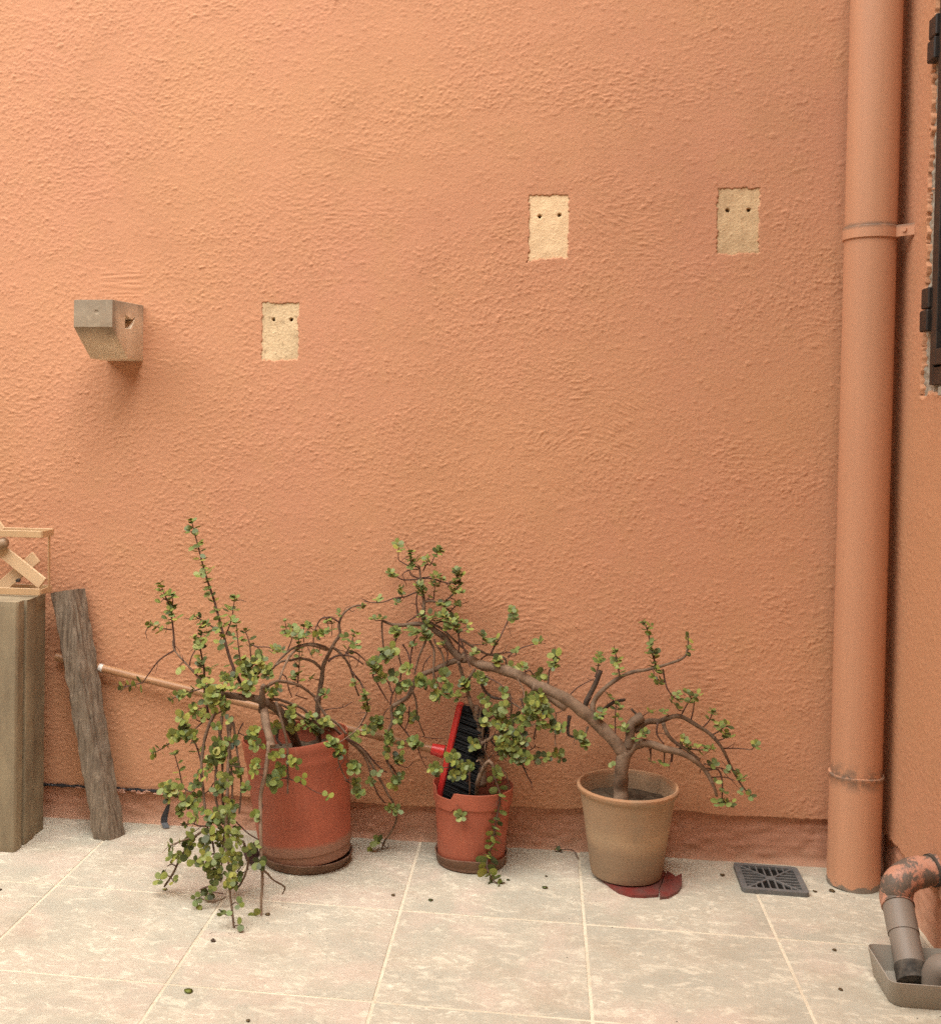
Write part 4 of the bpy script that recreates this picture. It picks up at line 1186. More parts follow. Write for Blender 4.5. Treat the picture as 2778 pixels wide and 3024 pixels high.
# branch: crop, depth at start, depth at end, radius at start and end (mm), bark kind, leaf pairs (from fraction, spacing mm, size mm) or None, points
A_BR = [
 ('K2', -.20, -.13, 9.5, 2.2, 'bark', None, [(650, 2080), (650, 1800), (645, 1500), (650, 1300), (690, 1050), (720, 850), (790, 700), (860, 560), (940, 430), (930, 290), (990, 150), (1130, 50), (1300, 35)]),
 ('K1', -.21, -.36, 14, 12, 'bark', None, [(1780, 2060), (1700, 1850), (1600, 1640), (1480, 1460), (1270, 1340)]),
 ('K1', -.36, -.42, 12, 8, 'bark', None, [(1330, 1380), (1270, 1330), (1100, 1300), (1000, 1280), (850, 1260), (700, 1265), (600, 1300)]),
 ('K1', -.36, -.40, 11, 6, 'bark', None, [(1265, 1480), (1280, 1330), (1270, 1200), (1290, 1120)]),
 ('K1', -.36, -.43, 13, 10, 'bark_pale', None, [(1275, 1330), (1290, 1500), (1340, 1700), (1390, 1900), (1400, 1960)]),
 ('K5', -.43, -.565, 6.5, 3.0, 'bark_pale', None, [(1155, 130), (1130, 400), (1075, 640), (1065, 800), (1080, 1000), (1085, 1300), (1090, 1500), (1080, 1700), (1080, 1860), (1050, 1890)]),
 ('K5', -.41, -.52, 5.5, 2.2, 'bark', None, [(640, -180), (570, -40), (505, 150), (490, 400), (510, 600), (530, 800), (560, 950), (600, 1200), (620, 1260)]),
 ('K1', -.41, -.36, 4.5, 1.6, 'twig', (0.15, 24, 17), [(540, 1600), (525, 1480), (490, 1200), (465, 900), (450, 700), (430, 520), (455, 400)]),
 ('K5', -.42, -.50, 5, 3, 'bark', None, [(690, -120), (670, 30), (640, 200), (630, 500), (640, 700), (660, 800), (700, 960)]),
 ('K5', -.42, -.645, 5, 2.6, 'bark', None, [(790, -120), (770, 0), (750, 300), (740, 600), (730, 900), (740, 1150), (755, 1350), (770, 1600), (790, 1800), (810, 1995)]),
 ('K5', -.41, -.46, 3.6, 2.4, 'bark', None, [(800, -60), (820, 120), (850, 250), (870, 500), (870, 700), (860, 850)]),
 ('K5', -.43, -.50, 4, 2.4, 'bark', None, [(640, -60), (690, 150), (700, 400), (700, 700), (720, 950), (690, 1200), (640, 1420), (590, 1600), (545, 1780)]),
 ('K5', -.42, -.52, 3.6, 2, 'bark', None, [(740, -60), (780, 300), (790, 620), (770, 900), (690, 1330), (680, 1530)]),
 ('K5', -.44, -.43, 3, 1.6, 'twig', (0.3, 24, 18), [(490, 360), (440, 210), (395, 110), (340, 30)]),
 ('K5', -.43, -.43, 2.2, 1.4, 'twig', (0.3, 20, 16), [(330, 95), (200, 135), (100, 200), (15, 245)]),
 ('K5', -.46, -.45, 2.4, 1.4, 'twig', (0.4, 24, 16), [(420, 640), (310, 600), (265, 430), (220, 250)]),
 ('K5', -.48, -.50, 3.2, 1.8, 'twig', (0.4, 24, 20), [(530, 840), (460, 800), (350, 770), (240, 690), (150, 570)]),
 ('K5', -.50, -.50, 2.6, 1.5, 'twig', (0.5, 22, 12), [(560, 970), (470, 965), (400, 940), (330, 960)]),
 ('K5', -.50, -.53, 4, 2, 'bark', (0.4, 26, 14), [(560, 990), (500, 1020), (420, 1070), (300, 1110), (180, 1165)]),
 ('K5', -.51, -.475, 4, 3, 'bark', None, [(440, 1060), (380, 1130), (320, 1220), (270, 1300), (200, 1450), (120, 1570)]),
 ('K5', -.49, -.48, 2, 1.2, 'twig', (0.3, 22, 14), [(190, 1480), (150, 1465), (110, 1440)]),
 ('K5', -.49, -.50, 2, 1.2, 'twig', None, [(240, 1370), (190, 1350), (145, 1370)]),
 ('K5', -.52, -.53, 2.6, 1.5, 'twig', (0.3, 20, 15), [(620, 1240), (540, 1270), (440, 1300)]),
 ('K5', -.54, -.55, 2.6, 1.5, 'bark', None, [(730, 1670), (660, 1710), (560, 1700), (470, 1680)]),
 ('K5', -.53, -.55, 2.4, 1.5, 'twig', None, [(600, 1560), (530, 1570), (470, 1600)]),
 ('K5', -.54, -.55, 2.4, 1.5, 'twig', None, [(700, 1640), (650, 1628), (590, 1625)]),
 ('K5', -.50, -.46, 3.4, 2.6, 'bark', None, [(900, 1120), (940, 1290), (940, 1400), (890, 1520), (840, 1590)]),
 ('K5', -.46, -.45, 2, 1.4, 'twig', None, [(950, 1395), (900, 1435), (840, 1420)]),
 ('K5', -.54, -.47, 3.2, 2, 'bark', None, [(1090, 1400), (1140, 1440), (1200, 1500), (1310, 1570), (1290, 1640)]),
 ('K5', -.47, -.45, 2, 1.6, 'twig', None, [(800, 900), (880, 990), (960, 1040), (1060, 1110)]),
 ('K5', -.45, -.47, 2, 1.6, 'twig', None, [(500, 660), (560, 620), (610, 540)]),
 ('C2', -.37, -.40, 4.2, 2.6, 'bark', None, [(1075, 1320), (1130, 1500), (1150, 1640), (1150, 1820), (1155, 1950)]),
 ('C3', -.40, -.38, 2.0, 1.0, 'twig', None, [(1155, 460), (1240, 490), (1330, 550), (1420, 578)]),
 ('C3', -.40, -.42, 1.6, 1.2, 'twig', None, [(1150, 455), (1110, 465), (1060, 475)]),
 ('C2', -.37, -.30, 5.2, 1.5, 'twig', (0.12, 30, 17), [(845, 1220), (770, 1050), (720, 870), (650, 640), (590, 450), (540, 260), (500, 90)]),
 ('C2', -.36, -.35, 2.6, 1.3, 'twig', (0.1, 26, 15), [(835, 1070), (815, 900), (805, 790)]),
 ('C2', -.35, -.34, 2.6, 1.3, 'twig', (0.2, 26, 15), [(910, 1080), (895, 920), (860, 830)]),
 ('C2', -.34, -.31, 2.6, 1.3, 'twig', (0.2, 26, 15), [(735, 860), (770, 760), (795, 605)]),
 ('C2', -.34, -.34, 2.8, 1.3, 'twig', (0.2, 24, 15), [(715, 865), (600, 790), (515, 735)]),
 ('C2', -.40, -.36, 4.4, 1.5, 'bark', None, [(620, 1240), (555, 1170), (480, 1070), (385, 970), (370, 900)]),
 ('C2', -.36, -.34, 3.2, 1.4, 'twig', (0.35, 24, 16), [(385, 970), (365, 800), (345, 680), (320, 600), (285, 512)]),
 ('C2', -.34, -.34, 2.0, 1.2, 'twig', (0.2, 22, 14), [(366, 720), (368, 640), (363, 590)]),
 ('C2', -.35, -.35, 2.2, 1.2, 'twig', (0.2, 22, 14), [(365, 832), (290, 815), (215, 795)]),
 ('C2', -.36, -.34, 2.6, 1.6, 'twig', None, [(385, 970), (290, 1030), (220, 1110), (165, 1195)]),
 ('C2', -.34, -.34, 1.6, 1.0, 'twig', (0.0, 18, 15), [(165, 1195), (90, 1205), (20, 1220)]),
 ('C2', -.38, -.36, 2.4, 1.4, 'twig', None, [(485, 1075), (505, 1010), (545, 940)]),
 ('C2', -.40, -.38, 2.4, 1.4, 'twig', (0.2, 18, 15), [(600, 1220), (500, 1250), (430, 1275), (360, 1305)]),
 ('K2', -.17, -.27, 4.6, 2.6, 'bark', None, [(790, 640), (740, 600), (590, 560), (440, 570), (300, 620), (200, 700), (100, 800), (30, 900)]),
 ('K2', -.18, -.30, 5, 3, 'bark_pale', None, [(760, 640), (560, 570), (420, 600), (280, 700), (220, 800), (160, 930), (110, 1070)]),
 ('K2', -.18, -.27, 5, 3, 'bark', None, [(690, 900), (650, 860), (560, 800), (400, 760), (280, 780), (150, 800), (60, 860)]),
 ('K2', -.33, -.21, 5.5, 4, 'bark_pale', None, [(-60, 1150), (30, 1090), (120, 1070), (260, 1090), (400, 1130), (520, 1230), (620, 1300)]),
 ('K2', -.15, -.17, 3, 1.8, 'twig', None, [(920, 260), (860, 220), (780, 200), (700, 210), (630, 300), (590, 430), (580, 630)]),
 ('K2', -.16, -.14, 4.6, 2.6, 'bark', None, [(830, 600), (900, 650), (970, 710), (1040, 800), (1100, 950), (1140, 1080), (1200, 1270)]),
 ('K2', -.18, -.15, 3.8, 2, 'twig', None, [(780, 800), (880, 730), (1000, 710), (1120, 730), (1260, 840)]),
 ('K2', -.15, -.14, 3.2, 1.8, 'twig', None, [(1000, 720), (1080, 670), (1180, 690), (1300, 800)]),
 ('K2', -.15, -.16, 3.4, 1.8, 'twig', None, [(1090, 920), (1150, 990), (1210, 1080), (1280, 1200), (1315, 1320), (1310, 1480), (1250, 1620), (1150, 1740), (1020, 1860)]),
 ('K2', -.14, -.13, 2.4, 1.6, 'twig', (0.1, 18, 13), [(1020, 690), (1070, 610), (1105, 520), (1145, 400)]),
 ('K2', -.26, -.24, 2.4, 1.2, 'twig', (0.05, 17, 13), [(365, 1110), (385, 900), (388, 700), (380, 480)]),
 ('K2', -.24, -.22, 2.4, 1.3, 'twig', (0.5, 22, 14), [(205, 700), (250, 600), (295, 470), (310, 340)]),
 ('K2', -.20, -.19, 1.8, 1.1, 'twig', (0.2, 22, 14), [(450, 540), (450, 400), (450, 310)]),
 ('K2', -.19, -.19, 1.8, 1.1, 'twig', (0.2, 22, 14), [(740, 460), (640, 400), (530, 335)]),
 ('K2', -.19, -.18, 1.6, 1.0, 'twig', (0.2, 20, 13), [(830, 450), (830, 350), (835, 260)]),
 ('K2', -.22, -.22, 1.8, 1.0, 'twig', (0.2, 20, 13), [(215, 400), (205, 320), (190, 245)]),
 ('K2', -.24, -.25, 2.2, 1.4, 'twig', None, [(130, 960), (210, 1030), (250, 1160), (290, 1290)]),
 ('K2', -.20, -.17, 2, 1.2, 'twig', None, [(700, 1470), (800, 1450), (900, 1440), (1000, 1420), (1110, 1350)]),
 ('K2', -.30, -.22, 2, 1.5, 'twig', None, [(340, 1260), (420, 1290), (500, 1310)]),
 ('K2', -.34, -.24, 4.5, 3.4, 'bark', None, [(-80, 1330), (90, 1320), (250, 1370), (430, 1450), (560, 1560), (680, 1700)]),
 ('K2', -.34, -.24, 4, 3, 'bark', None, [(-40, 1400), (130, 1400), (300, 1480), (480, 1580), (620, 1640), (820, 1760)]),
 ('K2', -.22, -.22, 4.5, 3.6, 'bark', None, [(600, 1300), (680, 1440), (780, 1560), (900, 1660), (1030, 1790)]),
 ('K7', -.22, -.16, 4.6, 2.4, 'bark', None, [(60, 60), (180, 220), (330, 360), (480, 500), (590, 640), (640, 780), (650, 920)]),
 ('K7', -.23, -.085, 4.6, 2.8, 'bark', None, [(100, 170), (280, 320), (480, 470), (600, 600), (700, 760), (800, 960), (890, 1110), (940, 1210), (985, 1430), (910, 1600), (830, 1720), (780, 1850)]),
 ('K7', -.22, -.13, 3.4, 2, 'twig', None, [(330, 360), (440, 420), (560, 530), (700, 680), (800, 770), (860, 810)]),
 ('K7', -.15, -.10, 3, 2, 'twig', None, [(660, 900), (740, 1100), (840, 1220)]),
 ('K7', -.36, -.33, 2, 1.4, 'bark_pale', None, [(200, 430), (310, 560), (370, 710)]),
 ('K7', -.35, -.31, 2.4, 1.6, 'bark', None, [(215, 560), (230, 680), (280, 820), (350, 920), (460, 990)]),
 ('K7', -.34, -.20, 1.8, 1.6, 'bark_pale', None, [(210, 430), (350, 340), (480, 220), (590, 20)]),
 ('K7', -.09, -.075, 1.5, 1.0, 'twig', None, [(815, 1760), (850, 1800), (880, 1790), (875, 1740)]),
 ('K5', -.33, -.36, 5, 4, 'dead', None, [(1260, -60), (1230, 100), (1280, 170)]),
 ('K1', -.40, -.42, 2.4, 1.6, 'twig', None, [(720, 1480), (620, 1530), (560, 1560)]),
 ('K1', -.41, -.43, 2.4, 1.6, 'twig', None, [(490, 1610), (400, 1680), (330, 1750)]),
 ('K1', -.39, -.38, 2.4, 1.6, 'twig', None, [(1010, 1640), (960, 1740), (930, 1848)]),
 ('K1', -.38, -.37, 2.4, 1.2, 'twig', None, [(1130, 570), (1200, 600), (1350, 615), (1480, 680)]),
]
C_BR = [
 ('C6', -.166, -.166, 22, 19, 'bark_pale', None, [(552, 1290), (552, 1200), (556, 1080), (575, 960)]),
 ('C6', -.166, -.15, 19, 17, 'bark_pale', None, [(575, 980), (500, 880), (380, 765), (290, 690), (180, 610), (60, 560), (-20, 540)]),
 ('K6', -.15, -.125, 17, 12.5, 'bark_pale', None, [(1500, 1100), (1200, 900), (900, 700), (600, 590), (350, 530), (200, 470), (60, 390)]),
 ('K3', -.125, -.10, 12.5, 3.5, 'bark', None, [(1220, 1700), (1080, 1560), (1000, 1420), (880, 1320), (760, 1230), (600, 1210), (400, 1235), (250, 1215), (130, 1165)]),
 ('K4', -.125, -.16, 9, 6, 'bark', None, [(1280, 230), (1150, 230), (1000, 290), (850, 360), (700, 410), (590, 500), (530, 640), (470, 745), (370, 800), (280, 860)]),
 ('K4', -.16, -.12, 5.5, 2.6, 'bark', None, [(300, 830), (255, 900), (270, 1060), (220, 1200), (190, 1400), (200, 1600), (260, 1720), (330, 1848)]),
 ('K7', -.125, -.10, 4.6, 2.2, 'bark', None, [(860, 450), (865, 650), (930, 750), (990, 840)]),
 ('K3', -.115, -.085, 7.5, 2.4, 'bark', None, [(720, 1250), (690, 1100), (700, 900), (670, 760), (660, 600), (640, 430)]),
 ('K3', -.09, -.10, 2.6, 1.5, 'twig', None, [(660, 595), (520, 612), (400, 600), (310, 540), (260, 520)]),
 ('K3', -.09, -.08, 2, 1.4, 'twig', None, [(650, 590), (560, 570), (510, 530), (520, 480)]),
 ('K3', -.09, -.10, 2.2, 1.3, 'twig', None, [(620, 470), (540, 470), (450, 500), (400, 550)]),
 ('K3', -.085, -.07, 2.2, 1.4, 'twig', None, [(640, 440), (500, 415), (400, 370), (352, 320), (360, 150)]),
 ('K3', -.085, -.08, 2, 1.2, 'twig', (0.3, 20, 13), [(520, 430), (520, 330), (520, 235)]),
 ('K3', -.085, -.08, 2.2, 1.3, 'twig', (0.4, 20, 14), [(690, 490), (740, 400), (790, 405), (850, 290), (925, 220)]),
 ('K3', -.09, -.10, 2.8, 1.6, 'twig', None, [(670, 590), (800, 595), (950, 640), (1040, 660), (1090, 640), (1160, 560)]),
 ('K3', -.09, -.08, 2, 1.2, 'twig', None, [(680, 580), (770, 570), (835, 525)]),
 ('K3', -.10, -.10, 4, 1.8, 'bark', None, [(700, 910), (820, 905), (930, 930), (1050, 850), (1150, 740), (1190, 660), (1200, 560)]),
 ('K3', -.10, -.10, 1.8, 1.2, 'twig', None, [(1000, 650), (1040, 700), (1090, 760)]),
 ('K3', -.09, -.09, 2.2, 1.4, 'twig', (0.3, 18, 13), [(740, 870), (830, 880), (840, 760), (860, 670)]),
 ('K3', -.09, -.10, 2.8, 1.4, 'twig', None, [(650, 770), (560, 795), (440, 840), (300, 860), (150, 910), (0, 918), (-130, 900)]),
 ('K3', -.10, -.09, 3, 2, 'twig', None, [(620, 1090), (600, 900), (620, 760)]),
 ('K3', -.11, -.10, 3, 1.6, 'twig', None, [(620, 1090), (540, 1140), (460, 1190)]),
 ('K3', -.11, -.09, 2.4, 1.2, 'twig', (0.5, 18, 13), [(1060, 1040), (1110, 990), (1165, 940)]),
 ('K3', -.12, -.13, 4, 2.8, 'bark', None, [(780, 1200), (940, 1280), (1080, 1400), (1180, 1500), (1300, 1600)]),
 ('K3', -.12, -.10, 3.6, 2, 'bark', None, [(1160, 1180), (1100, 1090), (1000, 1000), (950, 950)]),
 ('K3', -.13, -.13, 3, 2, 'twig', None, [(860, 1210), (950, 1180), (1060, 1210), (1160, 1260)]),
 ('K3', -.10, -.11, 3.2, 2.4, 'bark', None, [(130, 1180), (128, 1250), (135, 1350), (150, 1530)]),
 ('K3', -.13, -.14, 3.6, 2.4, 'bark', None, [(370, 1260), (330, 1390), (300, 1500), (350, 1620), (390, 1790), (380, 1980)]),
 ('K3', -.13, -.14, 2.6, 2, 'twig', None, [(410, 1490), (470, 1600), (510, 1700), (515, 1800)]),
 ('K3', -.13, -.15, 2.8, 2, 'twig', None, [(570, 1430), (530, 1600), (515, 1760), (500, 1880)]),
 ('K3', -.13, -.15, 4, 2.6, 'bark', None, [(760, 1330), (720, 1460), (650, 1620), (600, 1780), (575, 1900)]),
 ('K3', -.13, -.15, 4, 3, 'bark', None, [(740, 1340), (780, 1450), (830, 1560), (840, 1700), (830, 1860), (840, 2000)]),
 ('K3', -.13, -.15, 3.6, 2.6, 'bark', None, [(840, 1420), (870, 1490), (950, 1620), (980, 1780), (985, 1900)]),
 ('K3', -.13, -.14, 2.6, 2, 'twig', None, [(960, 1500), (1020, 1600), (1015, 1720)]),
 ('K4', -.14, -.13, 2, 1.4, 'twig', None, [(800, 160), (720, 250), (690, 340), (680, 420)]),
 ('K4', -.14, -.15, 2, 1.4, 'twig', None, [(900, 420), (880, 520), (910, 600)]),
 ('K3', -.14, -.13, 3, 2.4, 'twig', None, [(1170, 1330), (1180, 1500), (1165, 1640)]),
 ('K3', -.14, -.15, 3, 2.2, 'twig', None, [(1195, 1410), (1260, 1600), (1300, 1720), (1330, 1800)]),
 ('K6', -.14, -.11, 4.2, 2.6, 'bark', None, [(60, 180), (180, 260), (400, 375), (560, 400), (650, 440), (670, 520)]),
 ('K6', -.12, -.12, 1.8, 1.3, 'twig', None, [(180, 255), (290, 250), (400, 255)]),
 ('K6', -.12, -.06, 3, 1.6, 'twig', None, [(460, 370), (520, 250), (575, 160), (640, 30), (690, -90)]),
 ('K6', -.12, -.08, 2.6, 1.5, 'twig', None, [(320, 450), (400, 390), (520, 365), (640, 360), (760, 340), (900, 290), (1070, 235)]),
 ('K6', -.09, -.08, 2.2, 1.4, 'twig', None, [(690, 415), (780, 350), (810, 400)]),
 ('K6', -.14, -.12, 3, 1.8, 'twig', None, [(860, 670), (920, 630), (985, 600), (1040, 670)]),
 ('K6', -.15, -.17, 2.6, 1.8, 'bark_pale', None, [(780, 660), (850, 770), (900, 880), (930, 1000), (950, 1080)]),
 ('K6', -.15, -.18, 2, 1.6, 'bark_pale', None, [(1195, 850), (1230, 980), (1310, 1140), (1345, 1210), (1335, 1500), (1340, 1640)]),
 ('K6', -.14, -.17, 2.6, 1.8, 'twig', None, [(330, 640), (440, 700), (560, 770), (640, 840)]),
 ('C6', -.15, -.14, 8.5, 2, 'bark', None, [(385, 740), (370, 690), (380, 640), (430, 570), (520, 500), (620, 450), (720, 430), (860, 392), (960, 350), (985, 290), (990, 215)]),
 ('C6', -.14, -.13, 8.5, 6.5, 'dead', None, [(320, 700), (325, 650), (360, 580), (395, 510), (422, 438)]),
 ('C6', -.13, -.12, 2.4, 1.3, 'twig', (0.1, 17, 13), [(385, 480), (405, 420), (416, 325)]),
 ('C6', -.14, -.12, 5.5, 4.5, 'dead', None, [(430, 700), (500, 650), (582, 625)]),
 ('C6', -.14, -.13, 2.4, 1.3, 'twig', (0.1, 20, 14), [(548, 482), (530, 400), (516, 308)]),
 ('C6', -.14, -.12, 3, 1.4, 'twig', (0.0, 22, 15), [(785, 425), (760, 340), (740, 250), (722, 170), (693, 122)]),
 ('C6', -.14, -.15, 2.8, 1.8, 'twig', None, [(825, 430), (835, 490), (850, 550), (885, 605)]),
 ('C6', -.166, -.14, 15, 3.5, 'bark_pale', None, [(585, 985), (640, 925), (720, 905), (830, 940), (920, 960), (1020, 1010), (1100, 1090), (1150, 1180), (1172, 1250)]),
 ('C6', -.166, -.15, 13, 14, 'bark', None, [(600, 940), (610, 860), (620, 780), (690, 735)]),
 ('C6', -.15, -.14, 4, 3.5, 'dead', None, [(690, 760), (650, 720), (618, 685)]),
 ('C6', -.15, -.11, 9.5, 1.8, 'bark', None, [(640, 830), (720, 775), (800, 770), (870, 737), (940, 735), (1040, 790), (1130, 850), (1200, 930), (1250, 1030), (1290, 1110), (1340, 1190), (1400, 1252)]),
 ('C6', -.16, -.15, 6, 4.5, 'bark', None, [(825, 775), (850, 840), (900, 900), (990, 960), (1060, 1015)]),
 ('C6', -.16, -.16, 3, 2, 'twig', None, [(790, 775), (785, 850), (830, 912)]),
 ('C6', -.12, -.13, 2.4, 1.4, 'twig', None, [(1205, 942), (1300, 945), (1395, 950)]),
 ('C6', -.13, -.13, 2.2, 1.4, 'twig', None, [(940, 730), (975, 665), (1005, 620)]),
 ('C6', -.13, -.13, 2.2, 1.4, 'twig', None, [(1005, 755), (1018, 690), (1025, 640)]),
 ('C6', -.12, -.12, 2.2, 1.4, 'twig', (0.3, 20, 13), [(1088, 800), (1128, 760), (1146, 695)]),
 ('C6', -.12, -.12, 2.2, 1.4, 'twig', None, [(1135, 855), (1180, 835), (1225, 800)]),
 ('C6', -.12, -.12, 2.2, 1.4, 'twig', None, [(1170, 890), (1220, 880), (1230, 850)]),
 ('C6', -.15, -.14, 2.6, 1.6, 'twig', (0.3, 26, 14), [(835, 948), (960, 945), (1060, 950), (1140, 938)]),
 ('C6', -.14, -.13, 3, 1.8, 'twig', None, [(1100, 1085), (1180, 1080), (1205, 1150), (1205, 1260)]),
 ('C6', -.14, -.13, 2.2, 1.4, 'twig', None, [(1130, 1130), (1220, 1130), (1290, 1150)]),
 ('C6', -.13, -.12, 2, 1.3, 'twig', None, [(1100, 1070), (1200, 1070), (1260, 1100)]),
 ('C6', -.16, -.15, 2.2, 1.4, 'twig', (0.2, 24, 14), [(518, 860), (516, 760), (522, 650)]),
 ('C6', -.15, -.16, 6, 3, 'dead', None, [(222, 730), (212, 800), (218, 855), (275, 868)]),
 ('C6', -.15, -.16, 3.6, 2.4, 'bark', None, [(340, 800), (325, 850), (320, 900)]),
 ('C6', -.15, -.14, 4, 1.5, 'dead', None, [(75, 580), (85, 500), (90, 430)]),
 ('C6', -.14, -.14, 2, 1.2, 'twig', (0.2, 18, 13), [(92, 440), (115, 390), (132, 335)]),
 ('C6', -.14, -.13, 2, 1.4, 'twig', None, [(195, 630), (270, 550), (380, 490)]),
 ('C6', -.15, -.15, 2.4, 1.6, 'twig', None, [(745, 940), (745, 1020)]),
 ('C6', -.15, -.15, 2.4, 1.6, 'twig', None, [(835, 955), (832, 1030)]),
 ('C6', -.15, -.15, 4, 2.4, 'twig', None, [(885, 970), (880, 1030)]),
 ('C6', -.15, -.14, 3, 2.6, 'dead', None, [(120, 600), (125, 560), (105, 540)]),
 ('K4', -.13, -.12, 2.8, 1.8, 'twig', None, [(0, 430), (110, 630), (220, 810)]),
 ('K4', -.15, -.14, 2.8, 1.8, 'twig', None, [(245, 840), (260, 720), (330, 590), (420, 500)]),
 ('K4', -.15, -.13, 2.2, 1.6, 'twig', None, [(265, 670), (210, 540), (150, 470)]),
 ('K4', -.14, -.14, 2.6, 1.8, 'twig', None, [(320, 1050), (430, 1190), (530, 1310)]),
 ('K4', -.14, -.14, 2.2, 1.6, 'twig', None, [(500, 860), (490, 1050), (435, 1190)]),
 ('K4', -.15, -.11, 3.6, 2, 'bark', None, [(540, 640), (590, 760), (610, 900), (600, 980), (650, 1100), (710, 1260)]),
 ('K4', -.11, -.09, 1.8, 1.0, 'twig', None, [(680, 1270), (820, 1285), (980, 1295)]),
 ('K4', -.12, -.11, 1.8, 1.2, 'twig', None, [(620, 1440), (680, 1580), (745, 1710)]),
 ('K4', -.11, -.11, 1.8, 1.2, 'twig', None, [(320, 1640), (470, 1685), (560, 1610)]),
 ('K4', -.12, -.12, 1.8, 1.2, 'twig', None, [(220, 880), (160, 960), (130, 1060)]),
 ('K4', -.13, -.13, 2.2, 1.6, 'twig', None, [(280, 330), (320, 440), (380, 560)]),
]
B_BR = [
 ('K6', -.125, -.13, 15, 12, 'bark_pale', None, [(330, 2180), (330, 1900), (330, 1700), (330, 1500), (290, 1300), (235, 1090)]),
 ('K6', -.13, -.15, 7, 5, 'bark', None, [(250, 1180), (190, 1050), (150, 930), (100, 760), (50, 600), (15, 480)]),
 ('K6', -.14, -.15, 5, 3.5, 'bark', None, [(130, 760), (190, 660), (240, 580)]),
 ('K6', -.14, -.17, 5.5, 3.5, 'bark_pale', None, [(330, 1600), (420, 1540), (560, 1480), (700, 1420), (900, 1365), (1100, 1330)]),
 ('K6', -.14, -.15, 5, 3, 'dead', None, [(330, 780), (370, 880), (470, 970), (600, 990), (720, 920)]),
 ('K6', -.14, -.14, 4, 2.6, 'bark', None, [(340, 1500), (350, 1350), (310, 1240), (330, 1110)]),
 ('K6', -.17, -.18, 3, 2, 'twig', None, [(560, 1490), (640, 1560), (760, 1680), (830, 1800)]),
 ('K6', -.16, -.17, 3, 2, 'twig', None, [(800, 1390), (860, 1500), (930, 1640), (930, 1800)]),
 ('K6', -.16, -.15, 3, 2, 'twig', None, [(1090, 1330), (1060, 1440), (1040, 1540)]),
 ('K6', -.15, -.12, 2.4, 1.6, 'twig', None, [(620, 1700), (800, 1750), (1000, 1780), (1100, 1810), (1220, 1790), (1380, 1740)]),
 ('K6', -.14, -.12, 2.2, 1.4, 'twig', None, [(880, 1700), (980, 1690), (1050, 1650), (1060, 1600)]),
 ('K6', -.15, -.16, 3.2, 2.4, 'bark', None, [(720, 940), (740, 1100), (730, 1250), (760, 1380)]),
 ('K6', -.15, -.16, 3, 2, 'bark', None, [(640, 900), (700, 1010), (850, 1100), (980, 1170), (1080, 1200)]),
 ('K6', -.15, -.16, 3, 2, 'bark', None, [(860, 980), (900, 1100), (890, 1250), (920, 1350)]),
 ('K6', -.14, -.14, 2.4, 1.6, 'twig', None, [(350, 1320), (450, 1250), (560, 1180)]),
 ('K6', -.14, -.14, 3, 2, 'dead', None, [(460, 1560), (530, 1660), (560, 1760)]),
 ('C5', -.16, -.20, 6.5, 5.5, 'bark_pale', None, [(640, 1080), (650, 960), (680, 880), (725, 800), (760, 765)]),
 ('C5', -.20, -.20, 5.5, 4, 'bark_pale', None, [(745, 765), (780, 790), (800, 850), (810, 930)]),
 ('C5', -.20, -.225, 3.2, 1.6, 'twig', (0.02, 17, 19), [(790, 880), (850, 1030), (855, 1130), (825, 1280), (805, 1400), (785, 1520), (755, 1620)]),
 ('C5', -.225, -.275, 2.6, 1.4, 'twig', (0.0, 18, 20), [(755, 1620), (735, 1720), (780, 1830), (835, 1890)]),
 ('C5', -.20, -.19, 2.4, 2.2, 'white_stem', None, [(590, 800), (575, 900), (580, 1000), (575, 1075)]),
 ('C5', -.19, -.22, 2.0, 1.2, 'twig', None, [(600, 850), (530, 850), (450, 855), (360, 830), (260, 840)]),
 ('C5', -.18, -.20, 3, 2, 'bark_pale', None, [(700, 800), (665, 765), (640, 770)]),
 ('C5', -.13, -.13, 2, 1.4, 'bark_pale', None, [(945, 1035), (925, 920), (870, 840), (800, 820)]),
 ('C5', -.15, -.15, 3, 2, 'twig', None, [(1040, 760), (1085, 850), (1110, 920), (1145, 970)]),
 ('C5', -.15, -.15, 1.6, 1.4, 'bark_pale', None, [(760, 760), (720, 660), (730, 590), (780, 560)]),
 ('C5', -.15, -.15, 2.4, 1.6, 'dead', None, [(780, 580), (830, 660), (880, 730)]),
 ('C5', -.17, -.23, 1.5, 1.0, 'twig', None, [(575, 1060), (540, 1130), (505, 1230), (498, 1270)]),
]
M['white_stem'] = M['bark_pale']

